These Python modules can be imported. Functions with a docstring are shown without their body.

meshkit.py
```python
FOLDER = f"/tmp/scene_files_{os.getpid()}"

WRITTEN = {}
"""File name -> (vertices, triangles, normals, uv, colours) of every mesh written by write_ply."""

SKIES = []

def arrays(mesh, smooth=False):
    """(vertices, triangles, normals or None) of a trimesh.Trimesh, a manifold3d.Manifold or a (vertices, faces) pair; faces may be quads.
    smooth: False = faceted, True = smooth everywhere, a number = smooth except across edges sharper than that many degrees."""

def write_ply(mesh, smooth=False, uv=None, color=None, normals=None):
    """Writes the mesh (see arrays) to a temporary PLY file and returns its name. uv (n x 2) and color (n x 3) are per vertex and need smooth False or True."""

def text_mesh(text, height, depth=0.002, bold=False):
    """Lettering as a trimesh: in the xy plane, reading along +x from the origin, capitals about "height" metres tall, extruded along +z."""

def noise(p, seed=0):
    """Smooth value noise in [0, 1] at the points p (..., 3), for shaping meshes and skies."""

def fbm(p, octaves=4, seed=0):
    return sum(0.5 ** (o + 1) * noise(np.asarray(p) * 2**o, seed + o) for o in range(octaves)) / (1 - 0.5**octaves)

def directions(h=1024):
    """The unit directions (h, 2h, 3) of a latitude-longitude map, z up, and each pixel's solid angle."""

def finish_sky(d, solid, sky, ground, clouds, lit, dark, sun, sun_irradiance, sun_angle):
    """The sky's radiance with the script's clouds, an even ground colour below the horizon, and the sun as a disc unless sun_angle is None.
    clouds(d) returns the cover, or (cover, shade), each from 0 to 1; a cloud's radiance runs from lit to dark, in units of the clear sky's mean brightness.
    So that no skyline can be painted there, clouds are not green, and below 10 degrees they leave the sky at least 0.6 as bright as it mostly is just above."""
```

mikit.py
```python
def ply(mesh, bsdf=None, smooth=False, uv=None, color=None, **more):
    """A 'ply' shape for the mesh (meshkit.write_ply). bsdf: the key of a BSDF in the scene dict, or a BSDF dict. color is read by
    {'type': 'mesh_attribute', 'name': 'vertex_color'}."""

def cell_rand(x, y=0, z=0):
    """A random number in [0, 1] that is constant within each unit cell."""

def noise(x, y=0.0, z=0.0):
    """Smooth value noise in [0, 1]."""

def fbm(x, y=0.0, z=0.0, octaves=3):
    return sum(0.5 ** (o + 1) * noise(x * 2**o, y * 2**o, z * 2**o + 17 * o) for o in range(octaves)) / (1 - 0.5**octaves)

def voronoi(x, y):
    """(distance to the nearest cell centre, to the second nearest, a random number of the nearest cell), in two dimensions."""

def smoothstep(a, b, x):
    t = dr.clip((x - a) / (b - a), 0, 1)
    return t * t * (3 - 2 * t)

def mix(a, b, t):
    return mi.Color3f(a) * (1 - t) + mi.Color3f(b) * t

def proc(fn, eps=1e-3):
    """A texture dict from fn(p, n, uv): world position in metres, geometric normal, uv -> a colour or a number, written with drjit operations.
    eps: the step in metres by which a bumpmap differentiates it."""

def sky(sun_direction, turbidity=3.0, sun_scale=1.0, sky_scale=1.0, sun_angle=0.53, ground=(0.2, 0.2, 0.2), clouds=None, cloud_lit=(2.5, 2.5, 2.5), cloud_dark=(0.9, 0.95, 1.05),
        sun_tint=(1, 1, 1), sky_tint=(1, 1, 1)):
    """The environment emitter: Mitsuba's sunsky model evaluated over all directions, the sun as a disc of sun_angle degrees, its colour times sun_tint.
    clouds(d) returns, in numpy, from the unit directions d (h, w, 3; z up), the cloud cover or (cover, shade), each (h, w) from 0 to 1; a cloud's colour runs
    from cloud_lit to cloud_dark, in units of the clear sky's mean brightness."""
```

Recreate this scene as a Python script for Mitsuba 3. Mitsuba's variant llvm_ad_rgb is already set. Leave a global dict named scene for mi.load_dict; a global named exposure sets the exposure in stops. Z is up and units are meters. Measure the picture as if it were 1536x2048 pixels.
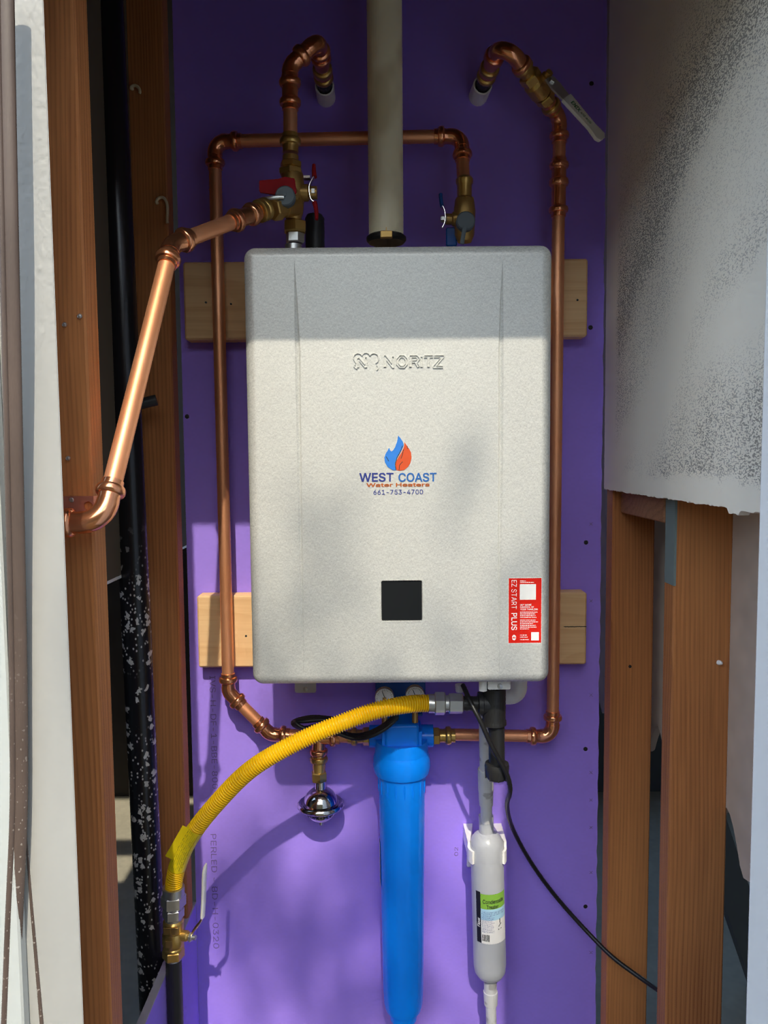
import math, random
import numpy as np, trimesh, manifold3d as m3d, drjit as dr, mitsuba as mi
from shapely.geometry import Polygon, LineString, Point, box as sbox
from shapely.ops import unary_union
import mikit, meshkit
from mikit import noise, fbm, voronoi, smoothstep, mix, cell_rand, proc

# ---------------------------------------------------------------- camera, sky, exposure
exposure = 2.25
FOC = 1540.0                                   # focal length in pixels of the 1536 x 2048 frame
CAM = np.array([0.0, 0.0, 1.4])
PITCH, ROLL = math.radians(4.2), math.radians(0.5)
FWD = np.array([0, math.cos(PITCH), -math.sin(PITCH)])
_r0, _u0 = np.array([1.0, 0, 0]), np.array([0, math.sin(PITCH), math.cos(PITCH)])
RIGHT = math.cos(ROLL) * _r0 - math.sin(ROLL) * _u0
UP = math.cos(ROLL) * _u0 + math.sin(ROLL) * _r0
scene, labels = {}, {}
T4 = mi.ScalarTransform4f
scene['camera'] = {'type': 'perspective', 'fov': 2 * math.degrees(math.atan(768 / FOC)), 'fov_axis': 'x', 'near_clip': 0.02, 'far_clip': 200.0,
                   'to_world': T4().look_at(origin=CAM.tolist(), target=(CAM + FWD).tolist(), up=UP.tolist())}
SUN = np.array([0.045, -1.0, 0.985])
scene['sky'] = mikit.sky(SUN.tolist(), turbidity=3.5, sun_scale=0.55, sky_scale=4.1, ground=(0.08, 0.07, 0.045), sky_tint=(1.14, 1.03, 0.87), sun_tint=(0.90, 1.0, 1.10))


def P(x, y, d):
    """The world point seen at photograph position (x, y) when it lies d metres in front of the camera (along +y)."""
    v = FWD + RIGHT * (x - 768) / FOC - UP * (y - 1024) / FOC
    return CAM + v * (d / v[1])


# ---------------------------------------------------------------- materials
def tw(b):
    return {'type': 'twosided', 'bsdf': b}


def prin(c, rough=0.5, metal=0.0, spec=0.5, **k):
    c = {'type': 'rgb', 'value': list(c)} if not isinstance(c, dict) else c
    return tw({'type': 'principled', 'base_color': c, 'roughness': rough, 'metallic': metal, 'specular': spec, **k})


def bump(b, fn, scale, eps=5e-4):
    return tw({'type': 'bumpmap', 'arbitrary': proc(fn, eps), 'scale': scale, 'bsdf': b['bsdf']})


def lum(f):
    return mi.Color3f(f)


def wood_fn(axis, light, dark, k=70.0, seed=0.0):
    def fn(p, n, uv):
        a, b, g = (p.x, p.y, p.z) if axis == 'z' else (p.z, p.y, p.x)
        w = fbm(a * 9 + seed, b * 9, g * 1.3, 3)
        t = (a * 0.8 + b * 0.6) * k + w * 6.0
        r = t - dr.floor(t)
        ring = smoothstep(0.35, 0.95, r) * (1 - smoothstep(0.95, 1.0, r))
        fine = fbm(a * 420, b * 420, g * 9 + seed, 2)
        big = fbm(a * 6 + 3, b * 6, g * 2.1 + seed, 2)
        return mix(light, dark, dr.clip(0.10 + 0.30 * ring * (0.4 + big) + 0.45 * (fine - 0.3) + 0.8 * (big - 0.4), 0, 1))
    return fn


def speck(lo, hi, k, base, spread=0.1):
    def fn(p, n, uv):
        v = fbm(p.x * k, p.y * k, p.z * k, 2)
        return lum(base) * (1 - spread + 2 * spread * v)
    return fn


def purple_fn(p, n, uv):
    a = fbm(p.x * 5, p.y * 5, p.z * 5, 3)
    b = noise(p.x * 260, p.y * 260, p.z * 260)
    return lum(mi.Color3f(0.345, 0.225, 0.83)) * (0.93 + 0.1 * a + 0.05 * b)


def drywall_fn(p, n, uv):
    big = fbm(p.y * 6 + 2.3, p.z * 4 + 1.7, 0.3, 3)
    fine = fbm(p.y * 430, p.z * 820, 3.0, 2)
    # mildew specks run as diagonal bands and stop at the taped bands along the bottom and the corner
    u = p.z + 0.75 * p.y
    diag = fbm(u * 6.5 + 1.2 * fbm(p.y * 4, p.z * 4, 9.0, 2), (p.z - p.y) * 1.3, 5.0, 2)
    inside = smoothstep(1.362, 1.385, p.z + 0.016 * noise(p.y * 60, p.z * 60)) * (1 - smoothstep(1.37, 1.40, p.y))
    strength = inside * dr.clip(1.9 * diag - 0.30, 0, 1) * smoothstep(2.2, 1.75, p.z + 0.5 * (p.y - 1.0))
    dots = smoothstep(0.66 - 0.26 * strength, 0.72 - 0.20 * strength, fine)
    base = mi.Color3f(0.78, 0.725, 0.63) * (0.88 + 0.24 * big)
    return mix(base, mi.Color3f(0.17, 0.155, 0.14), dr.clip(dots * strength * 1.3, 0, 0.8))


def heater_fn(p, n, uv):
    g = noise(p.x * 900, p.y * 900, p.z * 900) * 0.6 + noise(p.x * 420, p.y * 420, p.z * 420) * 0.4
    return mi.Color3f(0.60, 0.60, 0.565) * (0.72 + 0.56 * g)


def copper_fn(p, n, uv):
    a = fbm(p.x * 30, p.y * 30, p.z * 12, 3)
    b = noise(p.x * 700, p.y * 700, p.z * 60)
    return mix(mi.Color3f(1.0, 0.46, 0.245), mi.Color3f(0.93, 0.37, 0.17), dr.clip(1.3 * a - 0.3 + 0.25 * (b - 0.5), 0, 1))


def abs_fn(p, n, uv):
    ang = dr.atan2(p.y - 1.3, p.x + 0.43)
    d1, _, c = voronoi(p.x * 85 + p.y * 30 + 0.5 * noise(p.z * 90), p.z * 62)
    d2, _, c2 = voronoi(p.x * 260 + p.y * 90, p.z * 180)
    low = smoothstep(1.30, 1.16, p.z)
    zone = smoothstep(0.40, 0.62, fbm(p.x * 25, p.y * 25, p.z * 9, 2))
    spot = smoothstep(0.58, 0.52, d1 + 0.45 * noise(p.x * 420, p.y * 420, p.z * 300)) * smoothstep(0.74, 0.76, c)
    spot2 = smoothstep(0.40, 0.30, d2) * smoothstep(0.80, 0.82, c2) * zone
    return mix(mi.Color3f(0.012, 0.012, 0.014), mi.Color3f(0.55, 0.53, 0.5), dr.clip((spot + spot2) * low, 0, 1))


def trim_fn(p, n, uv):
    s = fbm(p.x * 20, p.y * 20, p.z * 7, 3)
    streak = smoothstep(0.70, 0.80, fbm(p.x * 160, 1.5, p.z * 6, 2)) * smoothstep(0.62, 0.4, p.z)
    return mix(mi.Color3f(0.395, 0.39, 0.37) * (0.94 + 0.12 * s), mi.Color3f(0.25, 0.19, 0.15), 0.6 * streak)


def concrete_fn(p, n, uv):
    a = fbm(p.x * 3, p.y * 3, 0.4, 4)
    b = fbm(p.x * 60, p.y * 60, 0.4, 2)
    return mi.Color3f(0.45, 0.42, 0.33) * (0.65 + 0.5 * a + 0.2 * b)


def vent_fn(p, n, uv):
    a = fbm(p.x * 14, p.y * 14, p.z * 9, 3)
    return mix(mi.Color3f(0.95, 0.86, 0.60), mi.Color3f(0.74, 0.63, 0.40), smoothstep(0.5, 0.75, a))


def rubber_fn(p, n, uv):
    a = fbm(p.x * 30, p.y * 30, p.z * 10, 3)
    s = smoothstep(0.80, 0.86, noise(p.x * 500, p.y * 500, p.z * 300)) * smoothstep(1.3, 0.9, p.z)
    return mix(mi.Color3f(0.105, 0.075, 0.062) * (0.7 + 0.6 * a), mi.Color3f(0.45, 0.4, 0.36), 0.6 * s)


def pvc_fn(p, n, uv):
    a = fbm(p.x * 60, p.y * 60, p.z * 60, 3)
    return mix(mi.Color3f(0.60, 0.60, 0.60), mi.Color3f(0.30, 0.29, 0.28), smoothstep(0.62, 0.74, a) * 0.7)


MATS = {
    'purple': prin(proc(purple_fn), 0.75, spec=0.25),
    'gypsum_edge': prin((0.40, 0.37, 0.42), 0.9, spec=0.1),
    'drywall': bump(prin(proc(drywall_fn), 0.85, spec=0.15), lambda p, n, uv: fbm(p.y * 240, p.z * 240, 0.0, 2), 0.0009),
    'drywall_back': prin(proc(speck(0, 0, 30, mi.Color3f(0.52, 0.41, 0.33), 0.12)), 0.9, spec=0.1),
    'sheathing': prin((0.12, 0.095, 0.065), 0.9, spec=0.1),
    'grey_label': prin((0.40, 0.46, 0.50), 0.4),
    'fence': prin((0.17, 0.12, 0.065), 0.9, spec=0.1),
    'wood_old': prin(proc(wood_fn('z', mi.Color3f(0.56, 0.22, 0.072), mi.Color3f(0.24, 0.075, 0.024), 210)), 0.6, spec=0.3),
    'wood_old_flat': prin(proc(wood_fn('y', mi.Color3f(0.36, 0.17, 0.08), mi.Color3f(0.17, 0.07, 0.03), 60)), 0.65, spec=0.3),
    'wood_new': prin(proc(wood_fn('x', mi.Color3f(0.80, 0.54, 0.29), mi.Color3f(0.62, 0.35, 0.15), 42, 4.0)), 0.6, spec=0.3),
    'trim': bump(prin(proc(trim_fn), 0.55, spec=0.3), lambda p, n, uv: fbm(p.x * 260 + p.y * 260, 0.5, p.z * 140, 2) * smoothstep(1.35, 1.6, p.z), 0.0012),
    'trim_grey': prin((0.72, 0.72, 0.73), 0.5, spec=0.3),
    'door_paint': prin((0.50, 0.52, 0.50), 0.5, spec=0.3),
    'rubber': prin(proc(rubber_fn), 0.45, spec=0.4),
    'concrete': prin(proc(concrete_fn), 0.9, spec=0.2),
    'patio': prin((0.085, 0.072, 0.040), 0.9, spec=0.2),
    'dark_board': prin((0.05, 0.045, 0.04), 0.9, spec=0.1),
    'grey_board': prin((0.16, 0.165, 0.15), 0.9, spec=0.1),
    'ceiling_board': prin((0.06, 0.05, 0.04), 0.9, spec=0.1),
    'heater': prin(proc(heater_fn), 0.42, 0.25, spec=0.5),
    'heater_plain': prin((0.56, 0.56, 0.53), 0.45, 0.2),
    'screen': prin((0.012, 0.013, 0.015), 0.12, spec=0.6),
    'red': prin((0.66, 0.016, 0.008), 0.5, spec=0.2),
    'red_vinyl': prin((0.36, 0.010, 0.016), 0.6, spec=0.2),
    'white_print': prin((0.85, 0.84, 0.82), 0.5),
    'blue_print': prin((0.035, 0.13, 0.40), 0.6, spec=0.2),
    'navy_print': prin((0.035, 0.05, 0.23), 0.6, spec=0.2),
    'orange_print': prin((0.42, 0.10, 0.02), 0.6, spec=0.2),
    'flame_blue': prin((0.04, 0.21, 0.66), 0.5, spec=0.2),
    'flame_orange': prin(proc(lambda p, n, uv: mix(mi.Color3f(0.62, 0.09, 0.03), mi.Color3f(0.72, 0.33, 0.02), smoothstep(1.412, 1.450, p.z))), 0.5, spec=0.2),
    'black_print': prin((0.012, 0.012, 0.016), 0.5),
    'green_print': prin((0.02, 0.17, 0.06), 0.5),
    'purple_print': prin((0.20, 0.13, 0.42), 0.8, spec=0.2),
    'label_green': prin((0.24, 0.48, 0.06), 0.4),
    'label_blue': prin((0.42, 0.66, 0.82), 0.4),
    'copper': prin(proc(copper_fn), 0.42, 0.78, spec=0.5),
    'copper_bright': prin((0.95, 0.41, 0.21), 0.17, 0.95, spec=0.6),
    'copper_plate': prin((0.70, 0.30, 0.22), 0.38, 0.8),
    'brass': prin((0.72, 0.47, 0.15), 0.28, 0.9),
    'brass_dull': prin((0.58, 0.36, 0.12), 0.42, 0.85),
    'steel': prin((0.60, 0.60, 0.585), 0.32, 0.9),
    'chrome': prin((0.74, 0.73, 0.71), 0.10, 1.0),
    'iron': prin((0.022, 0.022, 0.022), 0.42, spec=0.5),
    'abs': prin(proc(abs_fn), 0.22, spec=0.5),
    'abs_plain': prin((0.028, 0.031, 0.033), 0.4),
    'black_rubber': prin((0.012, 0.012, 0.012), 0.4),
    'grey_plastic': prin((0.10, 0.125, 0.14), 0.5),
    'blue_plastic': prin((0.002, 0.24, 1.0), 0.25, spec=0.4),
    'blue_dark': prin((0.004, 0.08, 0.36), 0.4),
    'yellow': prin((0.80, 0.50, 0.006), 0.32, spec=0.5),
    'yellow_tag': prin((0.80, 0.62, 0.01), 0.4),
    'pvc': prin(proc(pvc_fn), 0.35),
    'pvc_clean': prin((0.44, 0.455, 0.49), 0.3),
    'pvc_white': prin((0.84, 0.83, 0.78), 0.35),
    'vent': prin(proc(vent_fn), 0.35),
    'white_vinyl': prin((0.86, 0.85, 0.80), 0.35),
    'leaf': prin((0.09, 0.17, 0.04), 0.6),
    'bark': prin((0.12, 0.09, 0.06), 0.9),
    'nail_pale': prin((0.66, 0.54, 0.33), 0.5),
    'blue_stain': prin((0.17, 0.21, 0.20), 0.8),
}
scene.update(MATS)


# ---------------------------------------------------------------- naming
def _free(key):
    if key not in labels and key not in scene and not any(k.startswith(key + '__') for k in scene):
        return key
    i = 1
    while f'{key}_{i:03d}' in labels or f'{key}_{i:03d}' in scene or any(k.startswith(f'{key}_{i:03d}__') for k in scene):
        i += 1
    return f'{key}_{i:03d}'


def thing(name, label, cat, group=None):
    k = _free(name)
    labels[k] = {'label': label, 'category': cat}
    if group:
        labels[k]['group'] = group
    return k


def part(t, name, mesh, mat, smooth=35, label=None):
    k = _free(f'{t}__{name}')
    scene[k] = mikit.ply(mesh, mat, smooth)
    if label:
        labels[k] = {'label': label}
    if name == 'small_print':
        labels[k] = {'kind': 'stuff'}
    return k


def whole(name, mesh, mat, label, cat, smooth=35, group=None):
    k = thing(name, label, cat, group)
    scene[k] = mikit.ply(mesh, mat, smooth)
    return k


def struct(name, mesh, mat, label=None, smooth=False):
    scene[name] = mikit.ply(mesh, mat, smooth)
    labels[name] = {'kind': 'structure', **({'label': label} if label else {})}
    return name


# ---------------------------------------------------------------- shapes
def unit(v):
    v = np.asarray(v, float)
    return v / np.linalg.norm(v)


def frame(axis, ref=None):
    a = unit(axis)
    r = np.array([0, 0, 1.0]) if ref is None else np.asarray(ref, float)
    if abs(a @ unit(r)) > 0.99:
        r = np.array([0, 1.0, 0])
    u = unit(r - a * (a @ r))
    return u, np.cross(a, u), a


def cat(*ms):
    out = []
    for m in ms:
        out += list(m) if isinstance(m, (list, tuple)) else [m]
    return trimesh.util.concatenate(out)


def box(x0, x1, y0, y1, z0, z1, ch=0.0):
    if ch <= 0:
        m = trimesh.creation.box((x1 - x0, y1 - y0, z1 - z0))
        m.apply_translation(((x0 + x1) / 2, (y0 + y1) / 2, (z0 + z1) / 2))
        return m
    pts = []
    for sx in (0, 1):
        for sy in (0, 1):
            for sz in (0, 1):
                c = np.array([(x0, x1)[sx], (y0, y1)[sy], (z0, z1)[sz]])
                s = np.array([1 - 2 * sx, 1 - 2 * sy, 1 - 2 * sz]) * ch
                for k in range(3):
                    q = c + s
                    q[k] = c[k]
                    pts.append(q)
    return trimesh.convex.convex_hull(np.array(pts))


def rbox(x0, x1, y0, y1, z0, z1, r, seg=16):
    s = m3d.Manifold.sphere(r, seg)
    hs = [s.translate((x, y, z)) for x in (x0 + r, x1 - r) for y in (y0 + r, y1 - r) for z in (z0 + r, z1 - r)]
    return m3d.Manifold.batch_hull(hs)


def to_tm(m):
    q = m.to_mesh()
    return trimesh.Trimesh(q.vert_properties[:, :3], q.tri_verts, process=False)


def tube(pts, r, n=24, cap=True, flat=None):
    """A tube along pts; r a number or one per point; flat = (a, b, ref) for an elliptical section."""
    p = np.asarray(pts, float)
    t = np.gradient(p, axis=0)
    t /= np.linalg.norm(t, axis=1, keepdims=True) + 1e-12
    r = np.broadcast_to(np.asarray(r, float), (len(p),))
    u, v, _ = frame(t[0], None if flat is None else flat[2])
    us, vs = [u], [v]
    for i in range(1, len(p)):
        u = us[-1] - t[i] * (us[-1] @ t[i])
        u = unit(u)
        us.append(u)
        vs.append(np.cross(t[i], u))
    us, vs = np.array(us), np.array(vs)
    a, b = (1, 1) if flat is None else flat[:2]
    th = np.arange(n) * 2 * np.pi / n
    V = p[:, None] + r[:, None, None] * (a * np.cos(th)[None, :, None] * us[:, None] + b * np.sin(th)[None, :, None] * vs[:, None])
    i, j = np.meshgrid(np.arange(len(p) - 1), np.arange(n), indexing='ij')
    j2 = (j + 1) % n
    q = np.stack([i * n + j, i * n + j2, (i + 1) * n + j2, (i + 1) * n + j], -1).reshape(-1, 4)
    F = np.vstack([q[:, [0, 1, 2]], q[:, [0, 2, 3]]])
    V = V.reshape(-1, 3)
    if cap:
        c0, c1 = len(V), len(V) + 1
        V = np.vstack([V, p[0], p[-1]])
        k = np.arange(n)
        F = np.vstack([F, np.stack([(k + 1) % n, k, k * 0 + c0], 1), np.stack([k + (len(p) - 1) * n, (k + 1) % n + (len(p) - 1) * n, k * 0 + c1], 1)])
    return trimesh.Trimesh(V, F, process=False)


def lathe(prof, p0, axis, n=32, ref=None, phase=0.0):
    """Revolves (h, r) pairs about the axis through p0."""
    u, v, a = frame(axis, ref)
    prof = [(h, max(r, 1e-5)) for h, r in prof]
    if prof[0][1] > 1e-4:
        prof = [(prof[0][0], 1e-5)] + prof
    if prof[-1][1] > 1e-4:
        prof = prof + [(prof[-1][0], 1e-5)]
    th = np.arange(n) * 2 * np.pi / n + phase
    ring = np.cos(th)[:, None] * u + np.sin(th)[:, None] * v
    V = np.vstack([np.asarray(p0) + a * h + ring * r for h, r in prof])
    i, j = np.meshgrid(np.arange(len(prof) - 1), np.arange(n), indexing='ij')
    j2 = (j + 1) % n
    q = np.stack([i * n + j, i * n + j2, (i + 1) * n + j2, (i + 1) * n + j], -1).reshape(-1, 4)
    return trimesh.Trimesh(V, np.vstack([q[:, [0, 1, 2]], q[:, [0, 2, 3]]]), process=False)


def hexnut(p0, axis, h, af, phase=0.0, ref=None):
    R = af / math.sqrt(3)
    c = min(0.0018, h * 0.2)
    return lathe([(0, R * 0.88), (c, R), (h - c, R), (h, R * 0.88)], p0, axis, 6, ref, phase)


def fillet(pts, R, seg=10):
    pts = [np.asarray(p, float) for p in pts]
    out = [pts[0]]
    for a, b, c in zip(pts, pts[1:], pts[2:]):
        d0, d1 = unit(b - a), unit(c - b)
        th = math.acos(np.clip(d0 @ d1, -1, 1))
        L = R * math.tan(th / 2)
        q0, q1 = b - d0 * L, b + d1 * L
        nrm = unit(d1 - d0)
        cen = b + nrm * (R / math.cos(th / 2))
        w0 = q0 - cen
        ax = unit(np.cross(d0, d1))
        for k in range(seg + 1):
            f = th * k / seg
            out.append(cen + w0 * math.cos(f) + np.cross(ax, w0) * math.sin(f))
    out.append(pts[-1])
    return np.array(out)


def spline(pts, n=80):
    from scipy.interpolate import CubicSpline
    p = np.asarray(pts, float)
    s = np.concatenate([[0], np.cumsum(np.linalg.norm(np.diff(p, axis=0), axis=1))])
    return CubicSpline(s, p)(np.linspace(0, s[-1], n))


def plate(poly, p0, ux, uy, th):
    """A flat plate: shapely polygon in the (ux, uy) plane at p0, th thick along ux x uy."""
    ux, uy = unit(ux), unit(uy)
    n = np.cross(ux, uy)
    geoms = getattr(poly, 'geoms', [poly])
    ms = [trimesh.creation.extrude_polygon(g, th, engine='earcut') for g in geoms if g.area > 0]
    m = cat(ms)
    V = m.vertices
    m.vertices = np.asarray(p0) + V[:, :1] * ux + V[:, 1:2] * uy + V[:, 2:3] * n
    return m


def text_at(s, p0, ux, uy, height, width=None, depth=0.0004, bold=False, centre=False):
    m = meshkit.text_mesh(s, height, depth, bold)
    V = m.vertices.copy()
    if width:
        V[:, 0] = (V[:, 0] - V[:, 0].min()) * width / np.ptp(V[:, 0])
    if centre:
        V[:, 0] -= (V[:, 0].max() + V[:, 0].min()) / 2
    ux, uy = unit(ux), unit(uy)
    m.vertices = np.asarray(p0) + V[:, :1] * ux + V[:, 1:2] * uy + V[:, 2:3] * np.cross(ux, uy)
    return m


XA, YA, ZA = np.eye(3)
CU = 0.0111                                     # radius of 3/4 inch copper tube


def press_end(p, axis, r=CU):
    """The beaded end of a press fitting: starts at p, opens along axis."""
    return lathe([(-0.002, r * 1.10), (0.006, r * 1.12), (0.009, r * 1.16), (0.0105, r * 1.42), (0.013, r * 1.52), (0.017, r * 1.52), (0.0195, r * 1.42), (0.0205, r * 1.16), (0.027, r * 1.15), (0.0275, r * 1.02)], p, axis, 32)


def elbow(c, d0, d1, R=0.021, r=CU):
    d0, d1 = unit(d0), unit(d1)
    th = math.acos(np.clip(d0 @ d1, -1, 1))
    L = R * math.tan(th / 2)
    path = fillet([c - d0 * (L + 0.003), c, c + d1 * (L + 0.003)], R, 14)
    return cat(tube(path, r * 1.16, 28), press_end(c - d0 * L, -d0, r), press_end(c + d1 * L, d1, r)), L + 0.020


def copper_run(t, pts, r=CU, mat='copper', R=0.021, ends=(0, 0)):
    pts = [np.asarray(p, float) for p in pts]
    cut = [ends[0]] + [0.0] * (len(pts) - 2) + [ends[1]]
    for i in range(1, len(pts) - 1):
        m, L = elbow(pts[i], pts[i] - pts[i - 1], pts[i + 1] - pts[i], R, r)
        part(t, 'elbow', m, 'copper_bright', 40)
        cut[i] = L
    for i in range(len(pts) - 1):
        d = unit(pts[i + 1] - pts[i])
        a, b = pts[i] + d * cut[i], pts[i + 1] - d * cut[i + 1]
        if (b - a) @ d > 0.003:
            part(t, 'tube', tube(np.linspace(a, b, 6), r, 28), mat, 40)


def coupling(t, p, axis, r=CU, half=0.012, name='coupling', mat='copper_bright'):
    a = unit(axis)
    return part(t, name, cat(press_end(p + a * (half - 0.008), a, r), press_end(p - a * (half - 0.008), -a, r), lathe([(-half, r * 1.13), (half, r * 1.13)], p, a, 28)), mat, 40)


# ---------------------------------------------------------------- the setting
W = 1.46                                         # front of the purple board
H = 1.156                                        # front of the heater
rng = np.random.default_rng(5)
random.seed(5)

# back wall: purple gypsum board, its right edge broken
zs = np.arange(0.0, 2.45, 0.02)
right = [(0.4135 + 0.0028 * (rng.random() - 0.6), z) for z in zs]
back_poly = Polygon([(-0.378, 0.0)] + [(x, z) for x, z in right] + [(-0.376, 2.44)])
wb = struct('wall_back', plate(back_poly, (0, W + 0.0127, 0), XA, ZA, 0.0127), 'purple', 'purple gypsum board on the back wall behind the water heater')
for x, y in ((1172, 1085), (1171, 1498), (1171, 1813), (374, 833), (1181, 655), (1183, 167)):
    part(wb, 'screw_head', lathe([(0, 0.0042), (0.0006, 0.0038), (0.0008, 0.0015)], P(x, y, W), -YA, 12), 'black_print')
for y in (1048, 1052 + 150, 1390, 1545, 1600, 1655, 1745, 1905):
    c = P(1182, y, W)
    part(wb, 'printed_cross', cat(*[plate(sbox(-0.004, -0.0005, 0.004, 0.0005), c, unit((1, 0, s)), unit((-s, 0, 1)), 0.0002) for s in (1, -1)]), 'purple_print', False)
part(wb, 'printed_line', text_at('02', P(916, 1712, W - 0.0002), ZA, -XA, 0.007, 0.018, 0.0002), 'purple_print', False)
part(wb, 'printed_line', cat(text_at('IVS-H-DF-1-BBE-800-', P(419, 1352, W - 0.0002), -ZA, XA, 0.011, 0.235, 0.0002), text_at('PERLED - BD-H-0320', P(421, 1668, W - 0.0002), -ZA, XA, 0.011, 0.235, 0.0002)), 'purple_print', False)

# right side wall: old white board above, bare framing below
X_R = 0.416
zr = P(1197, 978, W)[2]
ys = np.arange(0.83, 1.4575, 0.006)
edge = [(yy, zr + 0.003 * (rng.random() - 0.5) - (0.006 if 0.90 < yy < 0.93 else 0)) for yy in ys]
side_poly = Polygon(edge + [(1.457, 2.44), (0.83, 2.44)])
dw = plate(side_poly, (X_R, 0, 0), YA, ZA, 0.0127)
struct('wall_right', dw, 'drywall', 'old white mildew-speckled drywall on the right side wall above the bare studs')
# far face of the right wall
ys2 = np.arange(0.86, 2.4, 0.012)
def ragged(yy):
    return 0.80 + 0.035 * math.sin(yy * 23) + 0.02 * math.sin(yy * 61 + 1) + 0.006 * rng.random() + (0.02 if yy > 1.35 else 0)
struct('wall_right_back', plate(Polygon([(yy, ragged(yy)) for yy in ys2] + [(2.39, 2.44), (0.86, 2.44)]), (0.523, 0, 0), YA, ZA, 0.0127), 'drywall_back', 'brown paper back of the neighbouring drywall seen between the right studs')
# left side wall: sheathing whose lower edge stops half-way, and a low purple panel
struct('wall_left', box(-0.455, -0.442, 0.92, 2.2, 1.203, 2.44), 'sheathing', 'brown back of the drywall behind the left studs')
scene['wall_left__cut_edge'] = mikit.ply(box(-0.4555, -0.4415, 0.92, 2.2, 1.199, 1.204), 'white_vinyl', False)
struct('wall_left_low', box(-0.391, -0.378, 0.95, W, 0.0, 0.522), 'purple', 'low purple gypsum panel on the left side wall, bottom left')
scene['wall_left_low__cut_edge'] = mikit.ply(box(-0.391, -0.378, 0.95, W, 0.522, 0.5245), 'gypsum_edge', False)
# shell of the surrounding lean-to
struct('floor', box(-2.2, 2.2, 0.80, 3.2, -0.05, 0.0), 'concrete', 'grey concrete floor seen between the studs')
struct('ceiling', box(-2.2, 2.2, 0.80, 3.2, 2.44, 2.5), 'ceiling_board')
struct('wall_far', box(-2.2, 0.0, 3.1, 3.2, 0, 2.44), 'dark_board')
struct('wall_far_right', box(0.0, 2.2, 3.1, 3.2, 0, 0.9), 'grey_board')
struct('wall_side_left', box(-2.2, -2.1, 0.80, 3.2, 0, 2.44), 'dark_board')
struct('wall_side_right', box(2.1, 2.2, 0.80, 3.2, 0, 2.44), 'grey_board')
HEAD_Y = 0.72
HEAD_Z = 1.572 + (H - HEAD_Y) * 0.985
struct('wall_front_header', box(-0.62, 2.2, HEAD_Y, HEAD_Y + 0.08, HEAD_Z, 2.6), 'wood_old')
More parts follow.
